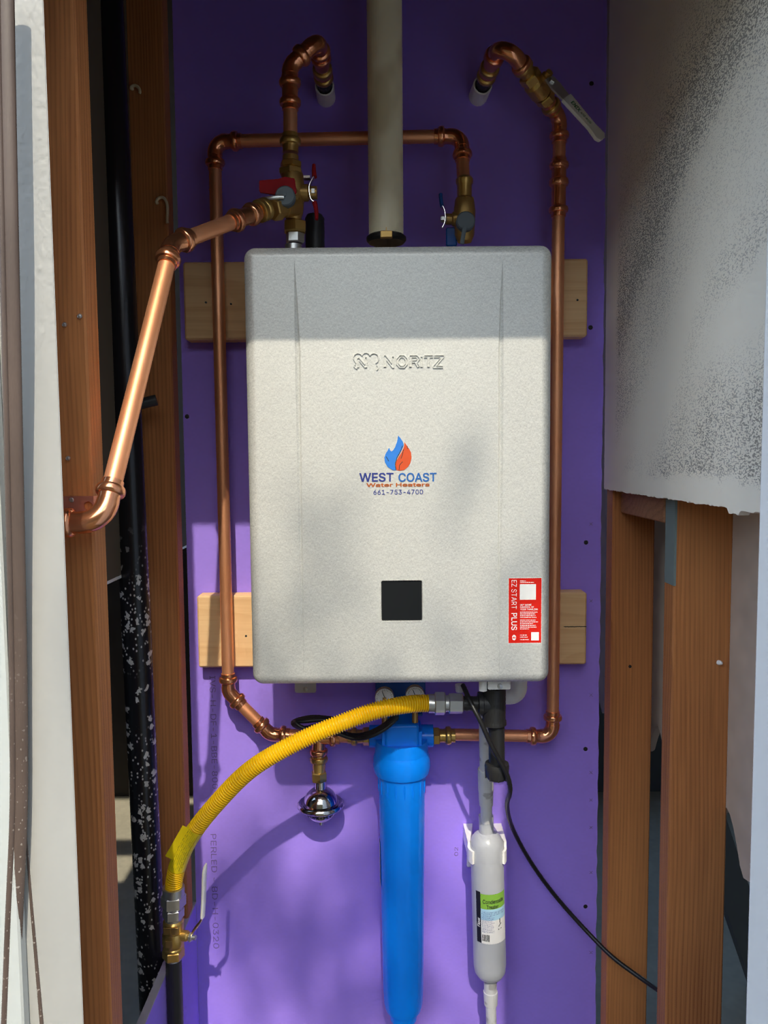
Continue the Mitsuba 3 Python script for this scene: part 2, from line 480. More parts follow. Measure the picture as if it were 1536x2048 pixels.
# front wall left of the doorway, with an opening that lets sun onto the floor beyond
fl = [(-2.2, -0.45, 0.0, 1.54), (-2.2, -1.5, 1.54, 2.157), (-0.66, -0.45, 1.54, 2.157), (-1.5, -0.66, 1.71, 1.82), (-2.2, -0.45, 2.157, 2.44)]
struct('wall_front_left', cat(*[box(a, b, 0.885, 0.895, c, d) for a, b, c, d in fl]), 'trim')
struct('wall_front_right', box(0.478, 2.2, 0.861, 0.90, 0.0, HEAD_Z), 'trim')
struct('floor_closet', box(-0.37, 0.41, 0.80, 1.459, 0.0, 0.004), 'dark_board', 'dark closet floor')
# outside ground
struct('ground', box(-14, 14, -22, 0.80, -0.05, -0.0005), 'patio')

struct('fence_outside', cat(*[box(-14 + 0.2 * k, -13.815 + 0.2 * k, -7.03, -7.0, 0.0, 4.1) for k in range(140)], box(-14, 14, -7.08, -7.03, 0.3, 4.0)), 'fence')

# left jamb: a rough painted board
xr_t, xr_b = P(88, 0, 0.80)[0], P(165, 2048, 0.80)[0]
XJ = (xr_t + xr_b) / 2
struct('trim_1', plate(Polygon([(-0.455, 0.80), (XJ - 0.001, 0.80), (XJ, 0.801), (XJ - 0.014, 0.822), (-0.455, 0.86)]), (0, 0, 0), XA, YA, 2.44), 'trim', 'white painted jamb board left of the opening', smooth=False)
scene['trim_1__joint'] = mikit.ply(tube([P(50, 1640, 0.7998), P(62, 1800, 0.7998), P(86, 2075, 0.7998)], [0.0006, 0.0016, 0.0022], 10), 'rubber', 30)
# right jamb
xr = (P(1536, 560, 0.80)[0] + P(1490, 2048, 0.80)[0]) / 2
struct('trim_2', plate(Polygon([(xr, 0.80), (0.48, 0.80), (0.48, 0.86), (xr + 0.032, 0.858), (xr + 0.001, 0.803)]), (0, 0, 0), XA, YA, 2.44), 'trim_grey', 'white painted jamb board right of the opening')
# the wall that flanks the alcove on the viewer's right
dq = np.array([[0.45, 0.785], [0.293, 0.02], [0.325, 0.012], [0.50, 0.778]])
struct('wall_outside_right', plate(Polygon(dq), (0, 0, 0), XA, YA, 2.75), 'trim_grey')


# ---------------------------------------------------------------- framing
def stud(x0, x1, y0, y1, z0, z1, label, name='wall_stud', mat='wood_old'):
    return thing_box(name, box(x0, x1, y0, y1, z0, z1, 0.0025), mat, label)


def thing_box(name, m, mat, label, catg='stud'):
    k = thing(name, label, catg)
    scene[k] = mikit.ply(m, mat, False)
    return k


XS1 = P(185, 1000, 0.90)[0]
s1 = stud(XS1 - 0.089, XS1, 0.90, 0.94, 0.0, 2.44, 'brown wooden wall stud beside the left white jamb, behind the copper bracket')
for x, y in ((137, 917), (160, 633), (130, 650)):
    part(s1, 'nail_head', lathe([(0, 0.003), (0.002, 0.0028), (0.003, 0.001)], P(x, y, 0.9), (-0.3, -1, 0.4), 10), 'steel')
XS2 = P(352, 1000, 1.405)[0]
s2 = stud(XS2 - 0.085, XS2, 1.405, 1.443, 0.0, 2.44, 'dark brown wooden stud between the black drain pipe and the purple board')
XS3 = P(1222, 1300, 1.41)[0]
s3 = stud(XS3, XS3 + 0.078, 1.41, 1.45, 0.0, zr + 0.35, 'brown wooden stud at the right edge of the purple board')
XS4 = P(1345, 1300, 1.15)[0]
s4 = stud(XS4, XS4 + 0.089, 1.15, 1.19, 0.0, zr + 0.35, 'brown wooden stud with a bluish top corner near the right white jamb')
part(s4, 'stain', box(XS4 - 0.0006, XS4 + 0.003, 1.1494, 1.187, 1.20, zr + 0.02), 'blue_stain', False, 'blue-green paint stain')
part(s4, 'nail_head', lathe([(0, 0.004), (0.006, 0.003), (0.008, 0.001)], P(1437, 1325, 1.15), (0.3, -1, 0.1), 10), 'white_vinyl')
part(s3, 'nail_head', lathe([(0, 0.003), (0.002, 0.002)], P(1260, 1333, 1.41), -YA, 10), 'iron')
zb = P(1330, 1046, 1.19)[2]
thing_box('blocking', box(XS4 - 0.002, XS4 + 0.036, 1.1905, 1.41, zb, zb + 0.089, 0.002), 'wood_old_flat', 'short brown wooden block running back under the old white drywall at right', 'wood block')
thing_box('brace_board', to_tm(m3d.Manifold.hull_points(np.array([[0.60, 1.9, 1.0], [0.68, 1.9, 1.0], [0.60, 1.94, 1.0], [0.68, 1.94, 1.0], [0.95, 1.9, 0.0], [1.03, 1.9, 0.0], [0.95, 1.94, 0.0], [1.03, 1.94, 0.0]]))), 'grey_board', 'grey leaning board behind the right studs near the floor', 'board')

# horizontal blocking boards that carry the heater
def long_board(x0, x1, z0, z1, label):
    return thing_box('mounting_board', box(x0, x1, 1.422, W, z0, z1, 0.003), 'wood_new', label, 'wood board')


b1 = long_board(-0.360, 0.373, 1.613, 1.752, 'upper pale wooden board behind the water heater, in shade')
b2 = long_board(-0.351, 0.3775, 1.005, 1.1415, 'lower pale wooden board behind the water heater, partly sunlit')
for b, pts in ((b1, ((412, 605), (462, 608), (1155, 600))), (b2, ((444, 1275), (492, 1272)))):
    for x, y in pts:
        part(b, 'knot', lathe([(0, 0.0022), (0.0004, 0.0015)], P(x, y, 1.4221), -YA, 10), 'iron')
part(b2, 'crack', box(0.335, 0.3772, 1.4212, 1.423, 1.0765, 1.0778), 'iron', False)

# ---------------------------------------------------------------- water heater
wh = thing('water_heater', 'large silver-grey tankless water heater mounted on the purple wall', 'water heater')
X0, X1, Z0, Z1 = -0.205, 0.2525, 1.049, 1.709
body = rbox(X0, X1, H, 1.46, Z0, Z1, 0.017, 48)
body = body ^ m3d.Manifold.cube((2, 1, 3), False).translate((-1, 0.422, 0)).translate((0, 0, 0)) if False else body


def clip_back(m, y):
    return m.trim_by_plane((0, -1, 0), -y)


body = clip_back(body, 1.4)


def groove(rows):
    """A tapering V cut: rows of (y_px, x_left, x_right, x_valley, depth)."""
    out = m3d.Manifold()
    secs = []
    for y, a, b, v, dep in rows:
        secs.append(np.array([P(a, y, H) - YA * 1e-3, P(b, y, H) - YA * 1e-3, P(v, y, H) + YA * dep]))
    for s, t in zip(secs, secs[1:]):
        out = out + m3d.Manifold.hull_points(np.vstack([s, t]))
    return out


gl = groove([(522, 588, 589, 588.5, 0.0002), (600, 587.5, 596, 592, 0.0022), (700, 588, 602, 597, 0.0035), (900, 592, 604, 599.5, 0.003), (1150, 598, 607, 603, 0.0022), (1345, 605, 609, 607, 0.0004)])
gr = groove([(522, 1004.5, 1005.5, 1005, 0.0002), (600, 999, 1008, 1003, 0.0022), (700, 996, 1009, 1000, 0.0035), (900, 996, 1008, 1000, 0.003), (1150, 995, 1004, 998, 0.0022), (1345, 996, 1000, 998, 0.0004)])
disp_c, disp_s = P(803.5, 1202, H), 0.0315
recess = to_tm(rbox(disp_c[0] - disp_s, disp_c[0] + disp_s, H - 0.01, H + 0.003, disp_c[2] - disp_s, disp_c[2] + disp_s, 0.002, 12))
body = body - gl - gr - rbox(disp_c[0] - disp_s, disp_c[0] + disp_s, H - 0.02, H + 0.004, disp_c[2] - disp_s, disp_c[2] + disp_s, 0.0035, 20)
part(wh, 'cover', to_tm(body), 'heater', 25)
part(wh, 'back_case', box(X0 + 0.006, X1 - 0.006, 1.398, 1.4215, Z0 + 0.006, Z1 - 0.006), 'heater_plain', False)
rim = sbox(-disp_s, -disp_s, disp_s, disp_s).buffer(0.0014).difference(sbox(-disp_s, -disp_s, disp_s, disp_s))
part(wh, 'display_rim', plate(rim, (disp_c[0], H + 0.0005, disp_c[2]), XA, ZA, 0.0010), 'heater', False)
part(wh, 'display_screen', box(disp_c[0] - disp_s + 0.0006, disp_c[0] + disp_s - 0.0006, H + 0.002, H + 0.0038, disp_c[2] - disp_s + 0.0006, disp_c[2] + disp_s - 0.0006, 0.001), 'screen', False, 'dark square display')

# embossed lettering and emblem
FR = H - 0.0003
uz, ux = ZA, XA


def px2(x, y):
    p = P(x, y, H)
    return np.array([p[0], p[2]])


def ring_strip(pts, w):
    return LineString([px2(*q) for q in pts]).buffer(w / 2, cap_style=2)


def arcpx(cx, cy, r, a0, a1, n=16):
    return [(cx + r * math.cos(math.radians(a)), cy - r * math.sin(math.radians(a))) for a in np.linspace(a0, a1, n)]


cloud = [(706, 718)] + arcpx(716, 716, 10, 180, 35) + arcpx(732, 714, 9, 150, 30) + arcpx(748, 716, 10, 145, -20) + [(756, 724), (752, 727)] + arcpx(750, 735, 7, 60, -60, 8) + [(740, 738), (712, 738), (707, 733), (711, 726)]
cl = Polygon([px2(*q) for q in cloud]).buffer(0)
nlet = unary_union([ring_strip([(716, 735), (716, 716)], 0.0036), ring_strip([(716, 716), (732, 735)], 0.0036), ring_strip([(732, 735), (732, 714)], 0.0036)])
emb = unary_union([cl.buffer(0).difference(cl.buffer(-0.0011)).difference(Polygon([px2(*q) for q in [(703, 727), (716, 727), (716, 745), (752, 745), (752, 728), (720, 728)]]).buffer(0.001)), nlet.difference(nlet.buffer(-0.0009))])


def front_plate(poly, th, y=H):
    return plate(poly, (0, y + 0.0005, 0), XA, ZA, th + 0.0005)


part(wh, 'brand_emblem', front_plate(emb, 0.0024), 'heater', False)


def letter_plate(s, x0, x1, ybase, ytop, th, outline=None, bold=False):
    a, b = P(x0, ybase, H), P(x1, ytop, H)
    m = meshkit.text_mesh(s, b[2] - a[2], th + 0.0005, bold)
    V = m.vertices.copy()
    V[:, 0] = (V[:, 0] - V[:, 0].min()) / np.ptp(V[:, 0]) * (b[0] - a[0])
    m.vertices = np.stack([a[0] + V[:, 0], H + 0.0005 - V[:, 2], a[2] + V[:, 1]], 1)
    m.faces = m.faces
    return m


# NORITZ: raised letters drawn as outlines (the metal is pressed from behind)
def outline_letters():
    S = {'N': [[(0, 0), (0, 1), (1, 0), (1, 1)]], 'O': [[(0.3, 0), (0, 0.3), (0, 0.7), (0.3, 1), (0.7, 1), (1, 0.7), (1, 0.3), (0.7, 0), (0.3, 0)]],
         'R': [[(0, 0), (0, 1), (0.75, 1), (1, 0.8), (0.8, 0.55), (0.2, 0.5)], [(0.65, 0.5), (1, 0)]], 'I': [[(0, 0), (0, 1)]], 'T': [[(0, 1), (1, 1)], [(0.5, 1), (0.5, 0)]],
         'Z': [[(0, 1), (1, 1), (0, 0), (1, 0)]]}
    spans = [('N', 770, 786), ('O', 795, 813), ('R', 821, 837), ('I', 843, 844), ('T', 848, 866), ('Z', 868, 886)]
    polys = []
    for ch, a, b in spans:
        for st in S[ch]:
            polys.append(LineString([px2(a + u * (b - a), 734 - v * 21) for u, v in st]).buffer(0.0019, cap_style=2, join_style=1))
    u = unary_union(polys)
    return u.difference(u.buffer(-0.0007))


part(wh, 'raised_lettering', front_plate(outline_letters(), 0.0024), 'heater', False)

# printed flame badge
def poly_px(pts, smooth=0.0008):
    return Polygon([px2(*q) for q in pts]).buffer(smooth).buffer(-smooth)


S6 = 240 / 1536.0


def fz(pts):
    return [(680 + x * S6, 840 + y * S6) for x, y in pts]


fb = poly_px(fz([(745, 200), (775, 235), (805, 280), (815, 320), (805, 350), (780, 400), (745, 450), (715, 510), (703, 560), (705, 600), (720, 645), (670, 640), (610, 600), (575, 540), (568, 480), (585, 430), (605, 400), (628, 355), (640, 385), (655, 402), (680, 390), (705, 345), (730, 280)]), 0.0003)
fo = poly_px(fz([(825, 285), (850, 320), (885, 370), (910, 420), (915, 490), (900, 550), (870, 600), (820, 640), (760, 650), (725, 640), (710, 600), (715, 540), (745, 480), (785, 420), (810, 365), (822, 330)]), 0.0003)
part(wh, 'flame_badge', front_plate(fb, 0.0010), 'flame_blue', False, 'blue flame')
part(wh, 'flame_badge', front_plate(fo, 0.0010), 'flame_orange', False, 'orange flame')
veins = unary_union([LineString([px2(*q) for q in fz(l)]).buffer(0.0004) for l in ([(800, 330), (770, 410), (730, 480), (708, 560), (715, 640)], [(812, 380), (800, 440), (780, 495)], [(800, 535), (760, 580), (755, 640)], [(860, 335), (868, 365)], [(590, 470), (610, 500), (622, 525)])])
part(wh, 'flame_vein', front_plate(veins, 0.0013), 'black_print', False, 'thin dark lines')
part(wh, 'printed_lettering', letter_plate('WEST', 719, 787, 963, 946, 0.001, bold=True), 'navy_print', False, 'blue lettering')
part(wh, 'printed_lettering', letter_plate('COAST', 797, 873, 963, 946, 0.001, bold=True), 'blue_print', False, 'blue lettering')
part(wh, 'printed_lettering', letter_plate('Water Heaters', 733, 859, 973.5, 965.5, 0.001, bold=True), 'orange_print', False, 'orange lettering')
part(wh, 'printed_lettering', letter_plate('661-753-4700', 747, 846, 989, 979, 0.001), 'navy_print', False, 'blue lettering')

# lower fixing tabs and the gas port hidden above the tee
c = P(610, 1371, 1.36)
tab = sbox(-0.016, -0.014, 0.016, 0.012).buffer(0.004)
ft = part(wh, 'fixing_tab', plate(tab, P(611, 1366, 1.419), XA, ZA, 0.0025), 'heater_plain', False)
part(ft, 'screw', lathe([(0, 0.0045), (0.002, 0.004), (0.0025, 0.001)], P(611, 1379, 1.4165), -YA, 12), 'steel')
ft = part(wh, 'fixing_tab', plate(sbox(-0.016, -0.008, 0.016, 0.012).buffer(0.002), P(998, 1366, 1.2), XA, ZA, 0.002), 'pvc_white', False)
part(ft, 'screw', lathe([(0, 0.0045), (0.002, 0.004), (0.0025, 0.001)], P(1000, 1373, 1.1975), -YA, 12), 'steel')
part(wh, 'socket', lathe([(0, 0.0075), (0.012, 0.0085)], P(920, 1383, 1.28), ZA, 16), 'pvc_white')
part(wh, 'socket', lathe([(0, 0.0065), (0.02, 0.0065)], P(966, 1381, 1.20), ZA, 16), 'pvc_white')
for x, d, r, h in ((587, 1.26, 0.0135, 0.03), (625, 1.30, 0.008, 0.026), (770, 1.33, 0.034, 0.018), (928, 1.32, 0.0135, 0.03), (998, 1.30, 0.007, 0.026)):
    p = P(x, 490, d)
    part(wh, 'top_port', lathe([(0, r), (h + p[2] * 0, r), (h, r * 0.8)], (p[0], d, Z1 - 0.002), ZA, 24), 'steel')

# red sticker
st = thing('sticker', 'red quick-start sticker on the lower right front of the water heater', 'sticker')
a, b = P(1017, 1286, H), P(1083, 1156, H)
part(st, 'sheet', box(a[0], b[0], H - 0.0004, H + 0.0003, a[2], b[2]), 'red', False)
part(st, 'rim', cat(*[box(*q) for q in ((a[0] - 0.0006, b[0] + 0.0006, H - 0.0002, H + 0.0003, a[2] - 0.0006, b[2] + 0.0006),)]), 'white_print', False)
SY = H - 0.0004
part(st, 'lettering', text_at('EZ START', P(1023, 1160, SY), -ZA, XA, 0.0078, 0.0445, 0.0003), 'white_print', False)
part(st, 'lettering', text_at('PLUS', P(1023, 1226, SY), -ZA, XA, 0.0082, 0.0265, 0.0003, True), 'white_print', False)
part(st, 'white_square', box(*[v for pr in zip(P(1039.5, 1199.5, SY), P(1072, 1168, SY)) for v in pr][:2], SY - 0.0002, SY + 0.0001, P(1039.5, 1199.5, SY)[2], P(1072, 1168, SY)[2]), 'white_print', False)
part(st, 'white_square', box(P(1062, 1281, SY)[0], P(1078, 1264, SY)[0], SY - 0.0002, SY + 0.0001, P(1062, 1281, SY)[2], P(1078, 1264, SY)[2]), 'white_print', False)
for s, y0, w in (('GET MORE', 1211.5, 23), ('CONTROL OF', 1216, 28), ('YOUR TANKLESS', 1220.5, 36)):
    part(st, 'lettering', text_at(s, P(1040, y0, SY), XA, ZA, 0.0026, w * 0.00075, 0.0003, True), 'white_print', False)
fine = []
for y, w in ((1161.5, 12), (1164.5, 28), (1224, 35), (1227.5, 30), (1231, 31), (1234.5, 33), (1240, 31), (1243.5, 36), (1247, 26), (1250.5, 32), (1254, 33), (1257.5, 18), (1270, 14), (1274, 15), (1279, 18)):
    x = 1040.0
    while x < 1040 + w:
        L = rng.uniform(1.0, 4.0)
        p, q = P(x, y + 1.1, SY), P(min(x + L, 1040 + w), y - 0.6, SY)
        fine.append(box(p[0], q[0], SY - 0.0002, SY + 0.0001, p[2], q[2]))
        x += L + 0.8
part(st, 'small_print', cat(*fine), 'white_print', False)
oc = px2(1028, 1275)
oval = Point(0, 0).buffer(1.0)
from shapely import affinity
oval = affinity.translate(affinity.scale(oval, 0.0031, 0.0042), *oc)
rune = unary_union([LineString([tuple(oc + np.array(q) * 0.0026) for q in l]).buffer(0.00035) for l in ([(-0.55, 0.5), (0.55, -0.5), (0, -1), (0, 1), (0.55, 0.5), (-0.55, -0.5)],)])
rune = affinity.rotate(rune, -90, origin=tuple(oc))
part(st, 'round_symbol', front_plate(oval.difference(rune), 0.0006), 'white_print', False)

# ---------------------------------------------------------------- vent pipe
vp = thing('vent_pipe', 'cream plastic vent pipe rising from the top of the water heater', 'pipe')
v0, v1 = P(770, 474, 1.33), P(771, 0, 1.33)
vx = (v0[0] + v1[0]) / 2
part(vp, 'tube', tube(np.linspace([vx, 1.33, v0[2]], [vx, 1.33, 2.438], 8), 0.0292, 40), 'vent', 40)
part(vp, 'gasket', lathe([(0, 0.030), (0.004, 0.0335), (0.009, 0.0335), (0.012, 0.030)], (vx, 1.33, v0[2] - 0.010), ZA, 40), 'black_rubber')
part(vp, 'clamp_screw', cat(box(vx - 0.010, vx + 0.010, 1.288, 1.297, v0[2] - 0.012, v0[2] - 0.001, 0.001), box(vx - 0.0008, vx + 0.0008, 1.288, 1.293, v0[2] - 0.002, v0[2] + 0.004)), 'brass_dull', False)

# ---------------------------------------------------------------- hot riser (top left)
hr = thing('copper_pipe', 'dark copper hot-water riser bending into the wall at top left', 'pipe')
A, B, C, D = P(652, 184, 1.455), P(637, 90, 1.262), P(580, 133, 1.26), P(581, 296, 1.26)
B[2] = A[2] = (A[2] + B[2]) / 2
dAB = unit(B - A)
copper_run(hr, [A + dAB * 0.075, B, C, D])
coupling(hr, A + dAB * 0.115, dAB, half=0.016)
coupling(hr, P(580, 185, 1.26), ZA, half=0.008)
coupling(hr, A + dAB * 0.085, dAB, half=0.006, name='ring', mat='brass')
ps = thing('pex_stub', 'white plastic pipe sleeve in the wall at top, left of the vent pipe', 'pipe stub')
part(ps, 'sleeve', lathe([(0, 0.017), (0.045, 0.017), (0.046, 0.0145), (0.03, 0.0145)], A - dAB * 0.005, dAB, 32), 'pvc_white')
part(ps, 'collar', lathe([(0.035, 0.0125), (0.06, 0.0125), (0.062, 0.0138), (0.068, 0.0138), (0.07, 0.0115)], A, dAB, 32), 'black_rubber')
part(ps, 'crimp_ring', lathe([(0.0705, 0.0142), (0.0775, 0.0142)], A, dAB, 32), 'brass')

# ---------------------------------------------------------------- hot service valve
hv = thing('service_valve', 'brass hot service valve with red lever handles on top left of the water heater', 'valve')
vd = 1.26
p = P(581, 300, vd)
vx, vt = p[0], p[2]
def vz(y):
    return P(581, y, vd)[2]
part(hv, 'adapter', cat(press_end((vx, vd, vz(303)), ZA), lathe([(0, 0.0125), (vz(312) - vz(325), 0.0125)], (vx, vd, vz(325)), ZA), hexnut((vx, vd, vz(337)), ZA, vz(323) - vz(337), 0.030, 0.3), hexnut((vx, vd, vz(351)), ZA, vz(337.5) - vz(351), 0.034, 0.0)), 'brass', 30)
part(hv, 'body', cat(lathe([(0, 0.012), (0.01, 0.015), (0.03, 0.0175), (0.05, 0.0185), (0.07, 0.0165), (0.075, 0.014)], (vx + 0.003, vd, vz(440)), ZA), lathe([(0, 0.013), (0.022, 0.013), (0.024, 0.010), (0.036, 0.010)], (vx + 0.005, vd, vz(386)), XA), lathe([(0, 0.015), (0.03, 0.015), (0.034, 0.012)], (vx, vd + 0.005, vz(400)), -YA)), 'brass_dull', 30)
part(hv, 'union_nut', cat(hexnut((vx + 0.005, vd, vz(466)), ZA, vz(443) - vz(466), 0.033, 0.15), lathe([(0, 0.010), (0.012, 0.010)], (vx + 0.005, vd, vz(446)), ZA)), 'brass', False)
part(hv, 'tailpiece', hexnut((vx + 0.005, vd, vz(487)), ZA, vz(466) - vz(487), 0.026, 0.4), 'steel', False)
# side lever, seen edge on
lx = P(622, 385, vd)[0]
lv = part(hv, 'lever', cat(tube(spline([P(628, 352, vd - 0.01), P(624, 362, vd - 0.01), P(620, 370, vd - 0.01), P(620, 392, vd - 0.01), P(622, 399, vd - 0.01), P(629, 405, vd - 0.01)], 24), 1.0, 10, flat=(0.0014, 0.006, XA)), box(P(610, 0, vd)[0] * 0 + lx - 0.010, lx, vd - 0.016, vd - 0.004, P(0, 368, vd)[2], P(0, 366, vd)[2] + 0.002)), 'chrome', 30)
part(lv, 'lever_nut', hexnut((lx, vd - 0.004, vz(386)), XA, 0.008, 0.012), 'steel', False)
part(lv, 'grip', tube(spline([P(629, 354, vd - 0.01), P(628, 345, vd - 0.01), P(628, 330, vd - 0.01)], 10), np.linspace(1.15, 0.8, 10), 12, flat=(0.0034, 0.007, XA)), 'red_vinyl', 30, 'red upper grip')
part(lv, 'grip', tube(spline([P(629, 405, vd - 0.01), P(632, 418, vd - 0.01), P(633, 439, vd - 0.01)], 10), np.linspace(1.15, 0.8, 10), 12, flat=(0.0034, 0.007, XA)), 'red_vinyl', 30, 'red lower grip')
part(hv, 'handle', plate(Polygon([px for px in ((-0.037, -0.006), (-0.037, 0.006), (-0.01, 0.008), (0.0, 0.011), (0.012, 0.009), (0.014, -0.008), (0.0, -0.012))]).buffer(0.003), P(571, 374, 1.222), XA, ZA, 0.004), 'red_vinyl', False, 'red tee handle')
part(hv, 'drain_cap', cat(lathe([(0, 0.0152), (0.012, 0.0152), (0.014, 0.0135)], P(572, 397, 1.215), -YA), lathe([(0.013, 0.005), (0.016, 0.005)], P(569, 394, 1.215), -YA, 6)), 'grey_plastic', 30, 'grey drain cap')
part(hv, 'cap_strap', cat(tube(spline([P(568, 394, 1.198), P(548, 395, 1.198), P(535, 397, 1.20), P(524, 401, 1.205), P(529, 407, 1.208), P(550, 406, 1.21)], 30), 1.0, 10, flat=(0.0032, 0.0012, ZA))), 'steel', 30, 'pale strap')
# outlet branch to the front left
E0, E1 = P(592, 412, 1.25), P(509, 424, 1.175)
ea = unit(E1 - E0)
part(hv, 'branch', cat(lathe([(0, 0.0145), (0.03, 0.0145), (0.031, 0.0125), (0.05, 0.0125)], E0, ea), hexnut(E0 + ea * 0.038, ea, 0.02, 0.030)), 'brass_dull', 30)
pv = thing('relief_cap', 'small dark cylinder fitting behind the hot service valve', 'fitting')
scene[pv] = mikit.ply(lathe([(0, 0.0165), (0.100, 0.0165), (0.106, 0.013)], (P(630, 480, 1.36)[0], 1.36, Z1 - 0.001), ZA), 'abs_plain', 35)

# front-left run towards the left stud
fr = thing('copper_pipe', 'thick sunlit copper pipe slanting from the hot valve down to the left stud', 'pipe')
G0, G1, G2, G3 = P(520, 422, 1.19), P(343, 490, 1.065), P(206, 1044, 0.865), P(110, 1046, 0.868)
copper_run(fr, [G0, G1, G2, G3], R=0.026)
ga = unit(G1 - G0)
coupling(fr, G0 + ga * 0.036, ga, half=0.010)
part(fr, 'ring', cat(lathe([(0, 0.0125), (0.003, 0.017), (0.008, 0.017), (0.010, 0.0155), (0.013, 0.017), (0.018, 0.017), (0.021, 0.0125)], G0 - ga * 0.016, ga)), 'brass', 40)

# copper strap on the left stud
sk = thing('pipe_strap', 'flat copper-coloured strap with a hole, screwed across the left stud', 'bracket')
a, b, hc = P(108, 1034, 0.896), P(194, 992, 0.896), P(176, 1012, 0.896)
pl = sbox(a[0], a[2], b[0], b[2]).difference(Point(hc[0], hc[2]).buffer(0.0052))
part(sk, 'plate', plate(pl, (0, 0.8985, 0), XA, ZA, 0.002), 'copper_plate', False)
part(sk, 'screw', lathe([(0, 0.003), (0.001, 0.0022)], P(143, 1000, 0.895), -YA, 10), 'steel')

# ---------------------------------------------------------------- cold loop (long U of copper)
DL = 1.40
lp = thing('copper_pipe', 'long copper pipe passing behind the vent and down the left of the heater', 'pipe')
xl = (P(428, 320, DL)[0] + P(456, 1300, DL)[0]) / 2
L1 = P(429, 283, DL)
L0 = P(923, 272, 1.385)
Lv = P(928, 384, 1.36)
Lb = P(457, 1384, DL)
Lc = P(541, 1469, DL)
Ld = P(712, 1474, DL)
L1[2] = L0[2] = (L1[2] + L0[2]) / 2
copper_run(lp, [Lv, L0, L1, Lb, Lc, Ld])
te = P(637, 1475, DL)
part(lp, 'tee', cat(press_end(te + XA * 0.012, XA), press_end(te - XA * 0.012, -XA), lathe([(-0.016, CU * 1.14), (0.016, CU * 1.14)], te, XA), press_end(te - ZA * 0.012, -ZA), lathe([(0, CU * 1.1), (0.02, CU * 1.1)], te, -ZA)), 'copper_bright', 40)

# shock arrestor
sa = thing('shock_arrestor', 'shiny steel ball water-hammer arrestor hanging under the copper tee', 'arrestor')
pa = te.copy()
def saz(y):
    return P(638, y, DL)[2]
part(sa, 'stub', cat(tube(np.linspace(te - ZA * 0.03, [te[0], DL, saz(1535)], 4), CU, 24)), 'copper', 40)
part(sa, 'brass_fitting', cat(press_end((te[0], DL, saz(1534)), ZA), hexnut((te[0], DL, saz(1562)), ZA, saz(1543) - saz(1562), 0.026, 0.2), lathe([(0, 0.0115), (0.014, 0.0115)], (te[0], DL, saz(1545)), ZA)), 'brass', 30)
bc = np.array([te[0] + 0.0025, DL, saz(1608)])
rb = 0.0325
prof = [(rb * math.sin(a), rb * math.cos(a)) for a in np.linspace(0.02, math.pi / 2 - 0.33, 16)] + [(0.0325, 0.0105), (0.046, 0.0105)]
part(sa, 'upper_dome', lathe(prof, bc, ZA, 48), 'chrome', 60)
part(sa, 'flange', lathe([(-0.006, 0.033), (-0.006, 0.040), (-0.003, 0.0435), (0.001, 0.0435), (0.004, 0.041), (0.001, 0.037), (-0.001, 0.033)], bc, ZA, 64), 'chrome', 60)
part(sa, 'lower_dome', lathe([(0.004, 0.0295)] + [(0.004 + 0.029 * math.sin(a), 0.0295 * math.cos(a)) for a in np.linspace(0.05, math.pi / 2 - 0.1, 14)] + [(0.034, 0.0035), (0.040, 0.0035)], bc, -ZA, 48), 'chrome', 60)
lt = meshkit.text_mesh('FLEX-FLO', 0.0062, 0.0004, True)
V = lt.vertices
th = (V[:, 0] - (V[:, 0].max() + V[:, 0].min()) / 2) / np.ptp(V[:, 0]) * 1.9
zz = -0.0155 + V[:, 1] - 0.002
rr = 0.0305 * np.sqrt(np.maximum(0.05, 1 - ((-zz - 0.004) / 0.029) ** 2)) + V[:, 2]
lt.vertices = bc + np.stack([rr * np.sin(th), -rr * np.cos(th), zz], 1)
part(sa, 'lettering', lt, 'black_print', False, 'black lettering')

# ---------------------------------------------------------------- right run with ball valve
rp = thing('copper_pipe', 'copper pipe running down the right side of the water heater from the ball valve', 'pipe')
A2, B2 = P(957, 186, 1.455), P(1004, 82, 1.262)
B2[2] = A2[2] = (A2[2] + B2[2]) / 2
dR = unit(B2 - A2)
C2, D2, E2 = P(1119, 236, 1.395), P(1105, 1473, DL), P(895, 1469, DL)
va = unit(C2 - B2)
vc = B2 + (C2 - B2) * 0.60
ru = thing('copper_pipe', 'short dark copper pipe from the wall to the ball valve at top right', 'pipe')
copper_run(ru, [A2 + dR * 0.075, B2, vc - va * 0.036])
coupling(ru, A2 + dR * 0.115, dR, half=0.016)
coupling(ru, A2 + dR * 0.085, dR, half=0.006, name='ring', mat='brass')
copper_run(rp, [vc + va * 0.034, C2, D2, E2])
coupling(rp, C2 + (D2 - C2) * 0.085, D2 - C2, half=0.007)
coupling(rp, C2 + (D2 - C2) * 0.12, D2 - C2, half=0.016)
ps2 = thing('pex_stub', 'white plastic pipe sleeve in the wall at top, right of the vent pipe', 'pipe stub')
part(ps2, 'sleeve', lathe([(0, 0.017), (0.045, 0.017), (0.046, 0.0145), (0.03, 0.0145)], A2 - dR * 0.005, dR, 32), 'pvc_white')
part(ps2, 'collar', lathe([(0.035, 0.0125), (0.06, 0.0125), (0.062, 0.0138), (0.068, 0.0138), (0.07, 0.0115)], A2, dR, 32), 'black_rubber')
part(ps2, 'crimp_ring', lathe([(0.0705, 0.0142), (0.0775, 0.0142)], A2, dR, 32), 'brass')

